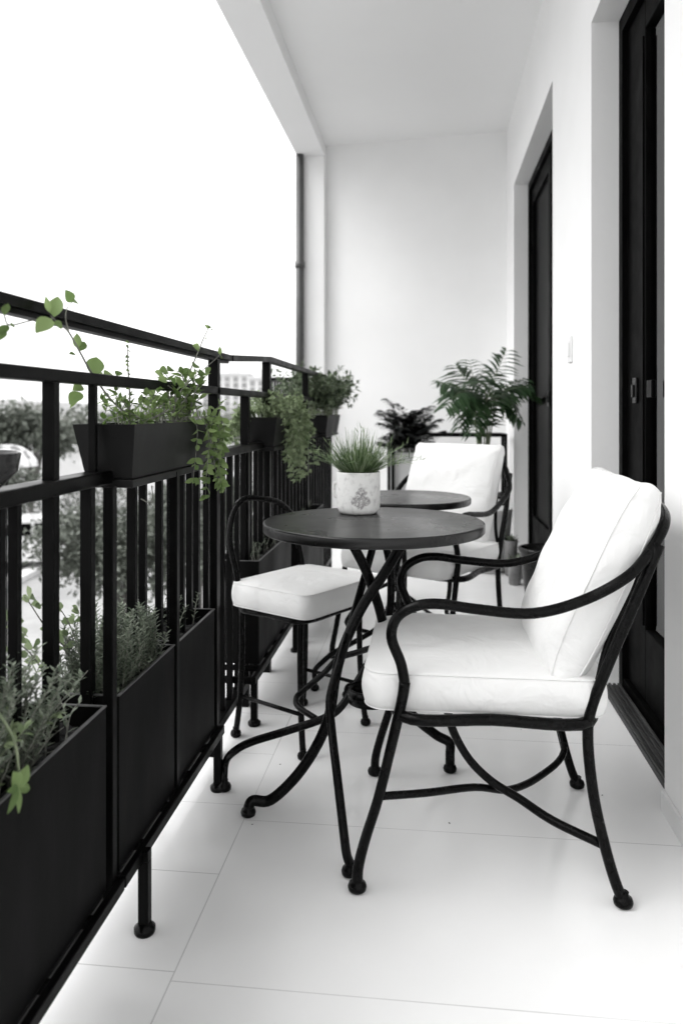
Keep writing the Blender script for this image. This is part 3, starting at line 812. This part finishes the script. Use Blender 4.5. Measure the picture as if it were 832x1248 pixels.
# chair 1
def chair_pt(c, p):
    return Matrix.Translation(c.location) @ Matrix.Rotation(c.rotation_euler.z, 4, 'Z') @ V(p)
tilt = R(24)
for c, nm, sd in ((c1, 'foreground armchair', 1), (c2, 'armchair behind the second table', 4)):
    rz = c.rotation_euler.z
    put_cushion('seat_cushion', 'thick white seat cushion on the '+nm, chair_pt(c, (-.016, 0, .423)), (0,0,rz), .498, .515, .078, .022, sd, 'white armchair seat cushions', rc=.05, wr=.006)
    rot = (Matrix.Rotation(rz, 3, 'Z') @ Matrix.Rotation(-(R(90)-tilt), 3, 'Y')).to_euler()
    put_cushion('back_cushion', 'white box back cushion leaning on the '+nm, chair_pt(c, (.236, 0, .655)), rot, .47 if c is c1 else .42, .455, .072, .040, sd+1, 'white armchair back cushions', rc=.026, point=.03, pinch=.014, sideb=.010, wr=.010)

# ------------------------------------------------------------------ armless chair by the railing
c3 = thing('side_chair', 'small black armless chair with arched back beside the railing', 'chair', (-.405, 2.475, 0), R(-31))
W3, D3 = .155, .125; z3 = .405
m = MB(); m.tube([(D3,-W3,z3),(D3+.012,0,z3),(D3,W3,z3),(0,W3+.006,z3),(-D3,W3,z3),(-D3-.004,0,z3),(-D3,-W3,z3),(0,-W3-.006,z3)], .0095, n=10, closed=True); m.build('seat_frame', IRON, c3)
for (x, y) in ((D3-.01, -W3+.006), (D3-.01, W3-.006), (-D3+.004, -W3), (-D3+.004, W3)):
    sx = 1 if x > 0 else -1
    m = MB(); m.tube([(x+sx*.018, y*1.06, .01), (x+sx*.006, y*1.02, .12), (x, y, .26), (x, y, z3)], .0095, n=10)
    lg = m.build('leg', IRON, c3); disc_foot(lg, x+sx*.018, y*1.06, .016)
m = MB(); m.tube([(-D3+.004,-W3,z3),(-D3-.018,-W3-.004,.52),(-D3-.045,-W3-.006,.62),(-D3-.045,-W3+.012,.705),(-D3-.04,-.10,.742),(-D3-.03,-.03,.738),(-D3-.03,.06,.715),(-D3-.034,W3-.03,.665),(-D3-.035,W3-.005,.59),(-D3-.018,W3+.002,.52),(-D3+.004,W3,z3)], .0098, n=12); m.build('back_hoop', IRON, c3)
m = MB(); m.tube([(D3-.004,-W3*1.02,.13),(-D3-.008,-W3*1.02,.13)], .0065, n=8, sub=1); m.build('stretcher', IRON, c3)
m = MB(); m.tube([(D3-.004,W3*1.02,.13),(-D3-.008,W3*1.02,.13)], .0065, n=8, sub=1); m.build('stretcher', IRON, c3)
put_cushion('seat_cushion', 'small square white cushion on the armless chair', (c3.location.x+.010, c3.location.y-.004, .4545), (0,0,R(-31)), .372, .318, .070, .012, 9, 'armless chair cushion', rc=.035)

# ------------------------------------------------------------------ round bistro tables
TC = V((-.165, 2.03, 0))
tb = thing('bistro_table', 'nearer round black bistro table holding the potted grass', 'table', TC, 0, 'round black bistro tables')
def TM(): return MB()
m = MB(); r = .287; zt = .742
m.lathe([(.001,zt-.026),(r-.004,zt-.026),(r,zt-.022),(r,zt-.004),(r-.0015,zt-.0012),(r-.004,zt),(r-.010,zt-.0006),(r-.014,zt-.001),(.001,zt-.001)], (.018,0,0), 96); m.build('tabletop', TOPM, tb)
m = MB(); m.lathe([(.085,.712),(.13,.712),(.13,.716),(.085,.716),(.085,.712)], (.018,0,0), 40); m.build('mounting_plate', IRON, tb)
def tleg(pts, r=.0135, foot=True):
    q = [V(p)-TC for p in pts]
    m = MB(); m.tube(q, r, n=12, flat=.8); lg = m.build('leg', IRON, tb)
    if foot: disc_foot(lg, q[-1].x, q[-1].y, .018)
    return lg
# left sweeping leg, starts under the top on the right
tleg([ad(489,664,2.0), ad(466,702,2.02), ad(440,742,2.02), ad(418,790,2.0), ad(408,830,1.99), ad(402,868,1.97), ad(388,905,1.97), ad(362,945,1.98), ad(330,975,1.985), (-.447,1.945,.036), (-.457,1.938,.022), (-.458,1.938,.010)])
tleg([ad(455,664,2.13), ad(445,700,2.10), ad(428,760,2.03), ad(414,808,1.95), ad(402,850,1.91), ad(404,888,1.87), ad(410,940,1.80), ad(417,1000,1.745), ad(422,1040,1.722), (-.176,1.716,.025), (-.176,1.716,.01)], .012)
tleg([ad(430,664,2.02), ad(446,696,2.04), ad(460,735,2.06), ad(470,775,2.09), ad(480,820,2.13), ad(500,868,2.20), ad(530,895,2.235), ad(547,905,2.235), (.056,2.239,.05), (.056,2.239,.01)])
tleg([ad(470,664,2.12), ad(476,700,2.13), ad(474,750,2.13), ad(458,790,2.12), ad(436,830,2.10), ad(415,862,2.08), ad(394,876,2.07), ad(350,891,2.07), ad(305,905,2.08), ad(284,917,2.09), (-.551,2.068,.075), (-.5535,2.060,.04), (-.5535,2.060,.01)], .0105)
m = MB(); m.tube([p-TC for p in (ad(458,788,2.125), ad(436,795,2.18), ad(412,803,2.22), ad(394,821,2.22), ad(368,843,2.2), ad(361,852,2.18), ad(364,862,2.15), ad(386,877,2.09))], .0085, n=10); m.build('scroll_brace', IRON, tb)
m = MB(); cx, cy = (ad(452,838,2.04)-TC).xy
m.lathe([(.052,.268),(.060,.268),(.060,.305),(.052,.305),(.052,.268)], (cx, cy, 0), 36); m.build('ring', IRON, tb)
t2 = dup(tb); t2.location = (-.11, 2.97, 0); t2.scale = (.87,.87,.945); t2.rotation_euler = (0,0,R(28)); t2['label'] = 'farther round black bistro table behind the potted grass'

# pot on the table
pc = V((-.200, 2.185, .742))
pt = thing('plant_pot', 'small white distressed ceramic pot with grey flower mark on the nearer table', 'pot', pc)
m = MB(); m.lathe([(.030,.0),(.050,.0),(.055,.004),(.059,.012),(.0605,.02),(.061,.11),(.0605,.114),(.059,.116),(.056,.114),(.055,.100),(.054,.04)], (0,0,0), 56, True); m.build('pot_body', POTM, pt)
m = MB(); m.lathe([(.001,.104),(.03,.105),(.055,.101)], (0,0,0), 24); m.build('soil', SOIL, pt)
m = MB(); m.tube([(-.055,.01,.082),(-.069,.01,.080),(-.072,.01,.060),(-.066,.01,.044),(-.056,.01,.042)], .0045, n=8); m.build('handle', POTM, pt)
S, L = MB(), MB()
def blade(L, b0, d, ln, w, bend):
    side = d.cross(V((0,0,1)));
    side = side.normalized() if side.length > 1e-3 else V((1,0,0))
    n = 6; k0 = len(L.v); a = rnd.uniform(-.7,.7); side = (Matrix.Rotation(a, 3, d) @ side)
    for i in range(n+1):
        t = i/n; p = b0+d*ln*t+V((d.x, d.y, 0))*ln*bend*t*t*.6-V((0,0,1))*ln*bend*t*t*.55
        ww = w*(1-t**1.6)*.5+.0002
        L.v += [p-side*ww, p+side*ww]
        if i: q = k0+2*i; L.f.append((q-2, q-1, q+1, q)); L.sm.append(True)
for k in range(620):
    a = rnd.uniform(0, 6.28); rr_ = .045*math.sqrt(rnd.random()); sp_ = rnd.random()**.8
    d = V((math.cos(a)*sp_*1.0, math.sin(a)*sp_*1.0, 1.0)).normalized()
    b0 = pc+V((math.cos(a)*rr_*.8, math.sin(a)*rr_*.8, .10))
    blade(L, b0, d, rnd.uniform(.065, .135)*(1.1 if sp_ < .3 else 1), rnd.uniform(.0018,.003), rnd.uniform(0,.5)*sp_)
for k in range(60):   # long arching runners with little side blades
    a = rnd.uniform(0, 6.28); d = V((math.cos(a)*1.0, math.sin(a)*1.0, rnd.uniform(.5,1.3))).normalized(); b0 = pc+V((math.cos(a)*.03, math.sin(a)*.03, .105))
    ln = rnd.uniform(.10,.165); bend = rnd.uniform(.1,.6)
    blade(L, b0, d, ln, .0026, bend)
    for q in range(5):
        t = .55+.1*q; p = b0+d*ln*t+V((d.x,d.y,0))*ln*bend*t*t*.6-V((0,0,1))*ln*bend*t*t*.55
        blade(L, p, (d+rv(.8)).normalized(), rnd.uniform(.015,.03), .0018, .2)
for q in (0,1,2):
    blade(L, pc+V((.005*q,0,.1)), V((.04*q-.02,0,1)).normalized(), .165-.02*q, .003, .05)
    for k in range(8): blade(L, pc+V((.005*q+(.04*q-.02)*.1,0,.16+.011*k)), (V((0,0,1))+rv(.6)).normalized(), .022, .0022, .1)
plant('grass_plant', 'spiky green ornamental grass in the white table pot', 'plant', tuple(pc+V((0,0,.1))), S, L, STEMG, GRASS)

# ------------------------------------------------------------------ far end: fern stand, palm, pots
fs = thing('plant_rack', 'slim black metal plant rack against the end wall', 'plant stand', (.12, 5.85, 0))
m = MB()
def lb(a, b, w=.022): m.bar(a, b, w, w)
for x in (-.42, -.39, .42): lb((x,-.14,0), (x,-.14,.86 if x > -.41 else .80)); lb((x,.10,0), (x,.10,.86))
lb((-.39,-.14,.85), (.42,-.14,.85), .024); lb((-.39,.10,.85), (.42,.10,.85), .024); lb((-.42,-.14,.40), (.42,-.14,.40)); lb((-.42,.10,.40), (.42,.10,.40))
lb((-.405,-.13,.85), (-.405,.09,.85)); lb((.42,-.13,.85), (.42,.09,.85)); lb((.42,-.13,.40), (.42,.09,.40)); lb((-.405,-.13,.40), (-.405,.09,.40))
m.build('rack_frame', RAILM, fs)
m = MB()
for k in range(5): m.box(-.40, .41, -.12+k*.045, -.09+k*.045, .411, .419)
m.build('rack_shelf', RAILM, fs)
wb = thing('white_planter', 'white box planter holding the dark fern by the end wall', 'planter', (-.13, 5.83, .42))
m = MB(); m.box(-.16,.16,-.09,-.08,0,.30,.003); m.box(-.16,.16,.08,.09,0,.30,.003); m.box(-.16,-.15,-.08,.08,0,.30); m.box(.15,.16,-.08,.08,0,.30); m.box(-.15,.15,-.08,.08,.0,.01); m.build('planter_box', PALEPOT, wb)
m = MB(); m.box(-.15,.15,-.08,.08,.25,.275); m.build('soil', SOIL, wb)
def frond(S, L, b0, a, ln, rise, leafl, leafw, n=22, droop=.8, rs=.0025):
    h = V((math.cos(a), math.sin(a), 0)); P = []
    for i in range(13):
        t = i/12; P.append(b0+h*ln*(.25*t+.75*t**1.4)*(1-rise*.45)+V((0,0,1))*ln*(rise*t*1.25-droop*rise*t*t*.75))
    S.tube(P, rs, n=5, sub=1, r2=rs*.3)
    for i in range(n):
        t = .22+.78*i/(n-1); k = t*12; p = P[min(int(k),11)].lerp(P[min(int(k)+1,12)], k-int(k))
        T = (P[min(int(k)+1,12)]-P[min(int(k),11)]).normalized(); sd = T.cross(V((0,0,1)))
        sd = sd.normalized() if sd.length > 1e-3 else V((1,0,0)); f = math.sin(math.pi*(.12+.8*(t-.22)/.78))**.6
        for s in (-1, 1):
            L.leaf(p, sd*s*.8+T*.65+V((0,0,-.15))+rv(.12), V((0,0,1))+rv(.25), leafl*f*rnd.uniform(.85,1.1), leafw, 2, droop=.35, shape='lance', fold=.2)
S, L = MB(), MB()
for k in range(80):
    frond(S, L, V((-.15+rnd.uniform(-.10,.10), 5.80+rnd.uniform(-.05,.05), .70)), rnd.uniform(0,6.28), rnd.uniform(.24,.44), rnd.uniform(.5,1.5), .075, .022, n=20)
plant('dark_fern', 'dark drooping fern in the white box planter', 'plant', (-.10, 5.83, .69), S, L, STEM, FERN)

pp = thing('palm_pot', 'large pale pot of the palm behind the farther armchair', 'pot', (.36, 5.08, 0))
m = MB(); m.lathe([(.10,0),(.118,.004),(.128,.03),(.160,.36),(.163,.40),(.158,.405),(.150,.40),(.146,.36)], (0,0,0), 44, True); m.build('pot_body', PALEPOT, pp)
m = MB(); m.lathe([(.001,.37),(.08,.372),(.149,.366)], (0,0,0), 24); m.build('soil', SOIL, pp)
S, L = MB(), MB()
pb = V((.33, 5.08, .37))
# (tip px, tip py, leaflet length)
for (px, py, dd, c) in ((616,428,5.0,.10),(556,446,5.1,.10),(536,466,4.95,.09),(543,496,4.8,.08),(572,440,5.25,.09),(638,462,5.1,.09),(643,470,4.95,.09),(634,512,5.0,.07),(560,520,4.8,.07),(600,450,5.3,.09),(545,480,5.3,.08),(576,528,4.75,.07),(622,490,5.2,.08),(588,462,4.8,.09),(655,484,5.2,.07)):
    tip = ad(px, py, dd); k1 = ad(588+rnd.uniform(-5,6), 520, 5.05)
    if py > 470: k1 = ad(588+(px-588)*.25, 495+rnd.uniform(-5,5), 5.05)
    mid = k1.lerp(tip, .5)+V((0,0,.055+.03*(py > 460)))
    P = catmull([pb+V((rnd.uniform(-.03,.03), rnd.uniform(-.03,.03), 0)), k1, mid, tip], 8)
    S.tube(P, .005, n=6, sub=1, r2=.0012)
    n = 15; i0 = 8; span = len(P)-1-i0
    for i in range(n):
        k = i0+span*i/(n-1); a = min(int(k), len(P)-2); p = P[a].lerp(P[a+1], k-a); T = (P[a+1]-P[a]).normalized()
        sd = T.cross(V((0,-.35,1))); sd.normalize(); f = math.sin(math.pi*(.22+.66*i/(n-1)))**.7
        for s in (-1, 1): L.leaf(p, sd*s*.95+T*.6+V((0,0,-.12))+rv(.12), V((0,-.4,1))+rv(.2), c*2.0*f*rnd.uniform(.85,1.15), .026, 3, droop=.35, shape='lance', fold=.25)
plant('parlour_palm', 'green feathery palm rising behind the farther white cushion', 'palm', tuple(pb), S, L, STEMG, PALM)

bp_ = thing('black_pot', 'glazed black round pot standing in the far doorway', 'pot', (.585, 4.16, 0))
m = MB(); m.lathe([(.075,0),(.085,.004),(.088,.02),(.112,.24),(.122,.29),(.128,.30),(.128,.312),(.116,.316),(.108,.305),(.100,.25)], (0,0,0), 44, True); m.build('pot_body', DARKPOT, bp_)
m = MB(); m.lathe([(.001,.262),(.06,.266),(.104,.26)], (0,0,0), 24); m.build('soil', SOIL, bp_)
# little grey pots with rocky succulents
for (px, d, r, h, lab) in ((627, 4.6, .036, .13, 'small dark grey pot nearest the glazed black pot'), (636, 4.78, .040, .10, 'smaller grey pot against the wall behind the black pot'), (622, 4.86, .038, .22, 'tall narrow grey pot beside the pale palm pot')):
    p = ad(px, 500, d); t = thing('small_pot', lab, 'pot', (min(p.x, .54), p.y, 0), 0, 'little grey pots by the far door')
    m = MB(); m.lathe([(r*.8,0),(r*.95,.005),(r*1.1,h*.8),(r*1.2,h),(r*1.05,h),(r*.9,h*.85)], (0,0,0), 24, True); m.build('pot_body', mat('grey_pot', .13, .22, scale=20, rough=.7), t)
    S, L = MB(), MB(); c0 = V((min(p.x,.54), p.y, h*.85))
    for k in range(46):
        a = rnd.uniform(0,6.28); L.leaf(c0, V((math.cos(a), math.sin(a), rnd.uniform(.3,2.2))), (0,0,1), rnd.uniform(.04,.09), .022, 3, droop=.1)
    plant('succulent', 'dark succulent in the '+lab, 'plant', tuple(c0), None, L, STEM, HERB)

# floor debris
m = MB()
for k in range(15):
    x, y = rnd.uniform(-.53, .52), rnd.uniform(.8, 3.2)**1.0; a = rnd.uniform(0, 3.14); l = rnd.choice((.0012,.0015,.002,.0028)); w = l*rnd.uniform(.3,.8)
    c_, s_ = math.cos(a), math.sin(a)
    m.box(-l, l, -w, w, 0.0005, .0015); 
    for q in range(8):
        v = m.v[-8+q]; m.v[-8+q] = V((x+v.x*c_-v.y*s_, y+v.x*s_+v.y*c_, v.z))
o = m.build('floor_debris', mat('crumbs', .05, .1, rough=.9)); tag(o, 'tiny dark crumbs of soil scattered on the white floor', 'debris', kind='stuff')

# ------------------------------------------------------------------ outside
GZ = -3.3
m = MB(); m.box(-900, 900, -300, 1500, GZ-.5, GZ); struct(m.build('ground', CONC))
def gp(px, py, z=GZ):
    d = F*(H-z)/(py-HY); return ad(px, py, d)
# road with pale kerbs running past
def strip(name, pts, w, z0, z1, mt, kind='structure'):
    m = MB()
    for a, b in zip(pts[:-1], pts[1:]):
        a, b = V(a), V(b); d = (b-a).normalized(); s = V((-d.y, d.x, 0))*w/2
        lo = [a-s, a+s, b+s, b-s]
        lo0 = [V((q.x, q.y, z0)) for q in lo]; hi = [V((q.x, q.y, z1)) for q in lo]
        m.quad(*reversed(hi)); m.quad(*lo0)
        for i in range(4): m.quad(lo0[i], lo0[(i+1) % 4], hi[(i+1) % 4], hi[i])
    o = m.build(name, mt); o['kind'] = kind; return o
ka, kb = gp(-60, 748), gp(160, 640)
kd = (kb-ka).normalized()
strip('road', [ka-kd*40+V((-5.2,3.5,0))*.0+V((-kd.y,kd.x,0))*3.6, kb+kd*70+V((-kd.y,kd.x,0))*3.6], 6.6, GZ, GZ+.01, mat('road_asphalt', .22, .27, scale=1.5, rough=.9))
strip('kerb', [ka-kd*40, kb+kd*70], .42, GZ, GZ+.14, KERB)
strip('kerb', [ka-kd*40+V((-kd.y,kd.x,0))*7.1, kb+kd*70+V((-kd.y,kd.x,0))*7.1], .35, GZ, GZ+.14, KERB)

def tree(label, base, h, cr, cz, leafn, lm, ls=.12, squash=.8, group='street trees below the balcony', seed=1, name='broadleaf_tree'):
    rr = random.Random(seed); t = thing(name, label, 'tree', base, 0, group)
    m = MB(); top = V((rr.uniform(-.2,.2), rr.uniform(-.2,.2), cz))
    m.tube([(0,0,0), (rr.uniform(-.06,.06), 0, h*.25), top*.6+V((0,0,cz*.1)), top], .10*cr/1.3, n=8, r2=.03)
    lumps = []
    for k in range(13):
        a = rr.uniform(0,6.28); e = rr.uniform(-.5,1); q = rr.uniform(.35,.8)
        c = V((math.cos(a)*cr*q*math.cos(e), math.sin(a)*cr*q*math.cos(e), cz+cr*squash*q*math.sin(e)))
        lumps.append((c, cr*rr.uniform(.26,.46)))
        m.tube([top*.55, top*.5+c*.5, c], .028*cr, n=6, r2=.008)
    m.build('trunk', BARK, t)
    L = MB()
    for k in range(leafn):
        c, r0 = lumps[k % len(lumps)]
        d = V((rr.gauss(0,1), rr.gauss(0,1), rr.gauss(0,1))).normalized(); q = r0*rr.uniform(.45,1.12)*(1+.25*noise.noise(d*2.2+c))
        p = c+V((d.x*q, d.y*q, d.z*q*squash)); s = ls*rr.uniform(.6,1.3)
        L.leaf(p, V((rr.gauss(0,1), rr.gauss(0,1), rr.gauss(0,.6)-.3)), V((rr.gauss(0,.6), rr.gauss(0,.6), 1)), s, s*.55, 2, droop=.3)
    L.build('crown', lm, t); return t
def at_g(px, d): 
    p = ad(px, 500, d); return V((p.x, p.y, GZ))
tree('dark leafy tree close below the railing behind the rosemary', at_g(160, 10.5), 3.6, 1.25, 2.35, 13000, TREEL, .085, .72, seed=3)
tree('broad dark tree right of the leafy tree close to the railing', at_g(245, 12.5), 3.9, 1.25, 2.55, 10000, TREEL, .09, .75, seed=8)
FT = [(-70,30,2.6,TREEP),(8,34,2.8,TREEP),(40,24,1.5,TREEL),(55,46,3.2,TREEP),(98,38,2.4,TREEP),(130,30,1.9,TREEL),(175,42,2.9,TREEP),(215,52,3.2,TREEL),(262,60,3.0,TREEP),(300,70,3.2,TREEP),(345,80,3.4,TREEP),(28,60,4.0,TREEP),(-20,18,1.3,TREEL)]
kinds = {0: 'pale', 1: 'grey green'}
for i, (px, d, cr, lm) in enumerate(FT):
    b = at_g(px, d); cz = 4.33-cr*.55 if d > 20 else 2.6
    tag_ = 'far off' if d > 45 else 'across the road'
    where = ['at the left picture edge','under the left end of the upper rail','small, just right of the first post','behind the white garden wall','left of the nearest flower box','low, under the nearest flower box','behind the nearest flower box','right of the nearest flower box','between the flower boxes','under the jog in the top rail','behind the middle flower box','tallest, left of the first post','low at the bottom left'][i]
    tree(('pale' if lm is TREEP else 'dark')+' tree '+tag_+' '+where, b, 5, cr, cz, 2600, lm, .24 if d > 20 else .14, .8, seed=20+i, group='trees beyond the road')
# garden wall
def wallseg(pxa, pxb, d, z0, z1, label):
    a, b = at_g(pxa, d), at_g(pxb, d); m = MB(); m.bar(V((a.x, a.y, (z0+z1)/2)), V((b.x, b.y, (z0+z1)/2)), .25, z1-z0)
    m.bar(V((a.x, a.y, z1+.04)), V((b.x, b.y, z1+.04)), .35, .08); tag(m.build('garden_wall', WHITEW), label, 'wall')
wallseg(-120, 190, 29, GZ, -.35, 'white garden wall behind the hedge and the parked car')
# hedge
t = thing('hedge', 'clipped dark hedge along the far kerb', 'hedge', at_g(60, 25)); L = MB(); b0 = at_g(-90, 24.5); b1 = at_g(170, 26)
for k in range(9000):
    p = b0.lerp(b1, rnd.random())+V((rnd.uniform(-.3,.3), rnd.uniform(-.3,.3), rnd.uniform(0,1.9)+.15*math.sin(k)))
    L.leaf(p, rv(1), V((0,0,1))+rv(.5), .11, .06, 2)
L.xf(Matrix.Translation(-t.location)); L.build('leaves', TREEL, t)
# parasol in the garden below
pg = at_g(8, 14); t = thing('garden_parasol', 'pale rounded parasol in the garden below at left edge', 'parasol', pg)
zc = H-.03/1*14*0-(548-500)/F*14-GZ
m = MB(); prof = [(.55*math.sin(a), zc-.35+.45*math.cos(a)) for a in [1.45-.145*i for i in range(11)]]; m.lathe(prof, (0,0,0), 16); m.build('canopy', PARA, t)
m = MB(); m.tube([(0,0,0), (0,0,zc+.12)], .025, n=10, sub=1); m.build('pole', RAILM, t)

car = thing('parked_car', 'white parked car beside the hedge across the road', 'car', at_g(58, 21.5), math.atan2(kd.y, kd.x)*0+THETA+R(6))
side = [(-2.1,.35),(-2.12,.75),(-1.95,.92),(-1.35,.98),(-.85,1.38),(.55,1.42),(1.15,1.02),(1.95,.86),(2.1,.6),(2.08,.3)]
def extr(pts, y0, y1, inset=0):
    m = MB(); n = len(pts); a = [V((x, y0, z)) for x, z in pts]; b = [V((x, y1, z)) for x, z in pts]
    m.quad(*a); m.quad(*reversed(b))
    for i in range(n): m.quad(a[i], b[i], b[(i+1) % n], a[(i+1) % n])
    return m
extr(side, -.84, .84).build('body', mat('car_paint', .68, .72, rough=.25, coat=.5), car)
extr([(-1.15,1.0),(-.78,1.31),(-.2,1.34),(-.2,1.0)], -.855, .855).build('window', DOORM, car)
extr([(-.12,1.0),(-.12,1.34),(.48,1.35),(.95,1.02)], -.855, .855).build('window', DOORM, car)
for x in (-1.3, 1.3):
    for y_ in (-.80, .80):
        m = MB(); m.tube([(x, y_-.10, .33), (x, y_+.10, .33)], .33, n=28, sub=1); wh = m.build('wheel', SOIL, car)
        m = MB(); m.tube([(x, y_-.11, .33), (x, y_+.11, .33)], .19, n=20, sub=1); m.build('rim', CONC, wh)
# skyline
def tower(px, d, w, h, dep, label, rows, cols, mt=BUILD):
    b = at_g(px, d); t = thing('apartment_block', label, 'building', b, THETA, 'pale apartment blocks on the skyline'); hz = h-GZ
    m = MB(); m.box(-w/2, w/2, 0, dep, 0, hz); m.box(-w/2-.3, w/2+.3, -.3, dep+.3, hz, hz+.6); m.box(-w*.15, w*.15, dep*.3, dep*.6, hz+.6, hz+2.6); m.build('walls', mt, t)
    for r_ in range(rows):
        for c_ in range(cols):
            x = -w/2+w*(c_+.5)/cols; z = hz*(r_+.55)/rows*.97
            if h-(hz-z) < -6 : continue
            m = MB(); m.box(x-w/cols*.28, x+w/cols*.28, -.12, -.003, z-.7, z+.7); m.build('window', WINDM, t)
tower(282, 230, 10, 11.5, 12, 'narrow pale apartment block on the skyline left of the jogged rail', 8, 4)
tower(300, 250, 11, 8.5, 12, 'low pale apartment block right beside the narrow one', 7, 4)
tower(318, 210, 7, 9.5, 10, 'slim pale block behind the tall rail post', 7, 3)
tower(340, 240, 13, 6.0, 12, 'wide low pale block at the right end of the skyline', 6, 5)
tower(262, 260, 9, 7.0, 10, 'pale block just left of the narrow skyline block', 6, 3)
m = MB()
for k in range(40):
    a0 = -2.2+k*.06; r0 = 700
    p = lambda a, h_: V((math.sin(a)*r0, math.cos(a)*r0, h_))
    h0, h1 = 9+9*noise.noise(V((k*.35,0,0))), 9+9*noise.noise(V(((k+1)*.35,0,0)))
    m.quad(p(a0,GZ-1), p(a0+.06,GZ-1), p(a0+.06,h1), p(a0,h0)); q0, q1 = p(a0,h0), p(a0+.06,h1)
    m.quad(q0, q1, q1*1.3-V((0,0,h1*.3+40)), q0*1.3-V((0,0,h0*.3+40)))
struct(m.build('hills', mat('hazed_far_hills', .5, .58, scale=.02, rough=1)))  # hill colour is paled to stand in for haze

# ------------------------------------------------------------------ camera
scn = bpy.context.scene
cam = bpy.data.cameras.new('camera'); co = bpy.data.objects.new('camera', cam); scn.collection.objects.link(co)
co.location = (0,0,H); co.rotation_euler = (R(90), 0, THETA)
cam.sensor_fit = 'HORIZONTAL'; cam.sensor_width = 36; cam.lens = 950/832*36; cam.shift_y = -(624-HY)/832; cam.clip_end = 3000; cam.clip_start = .02
cam.dof.use_dof = True; cam.dof.focus_distance = 1.85; cam.dof.aperture_fstop = 5.0; cam.dof.aperture_blades = 0
scn.camera = co

# ------------------------------------------------------------------ light
EL, ROT = R(50), R(250)      # soft high light from the open side
w = bpy.data.worlds.new('World'); scn.world = w; w.use_nodes = True; nt = w.node_tree
bg = nt.nodes['Background']; sky = nt.nodes.new('ShaderNodeTexSky'); sky.sky_type = 'NISHITA'; sky.sun_disc = False
sky.sun_elevation = EL; sky.sun_rotation = ROT; sky.air_density = 1.0; sky.dust_density = 6.0; sky.ozone_density = 1.0
hs = nt.nodes.new('ShaderNodeHueSaturation'); hs.inputs['Saturation'].default_value = 0.02
cl = nt.nodes.new('ShaderNodeMix'); cl.data_type = 'RGBA'; cl.inputs['Factor'].default_value = .62; cl.inputs['B'].default_value = (7.2,7.2,7.2,1)   # even cloud layer over the sky
nt.links.new(sky.outputs[0], hs.inputs['Color']); nt.links.new(hs.outputs[0], cl.inputs['A']); nt.links.new(cl.outputs['Result'], bg.inputs['Color']); bg.inputs['Strength'].default_value = .15
sd = bpy.data.lights.new('sun', 'SUN'); sd.energy = .5; sd.angle = R(50); sd.color = (1,.995,.985)
so = bpy.data.objects.new('sun', sd); scn.collection.objects.link(so)
# nishita: rotation 0 = +Y, clockwise positive seen from above
dirv = V((math.sin(ROT)*math.cos(EL), math.cos(ROT)*math.cos(EL), math.sin(EL)))
so.rotation_euler = dirv.to_track_quat('Z', 'Y').to_euler(); so.location = dirv*20
vs = scn.view_settings; vs.view_transform = 'Standard'; vs.look = 'None'; vs.gamma = 1; vs.exposure = 1.12; vs.use_curve_mapping = False
scn.cycles.max_bounces = 12; scn.cycles.diffuse_bounces = 6; scn.cycles.transparent_max_bounces = 12
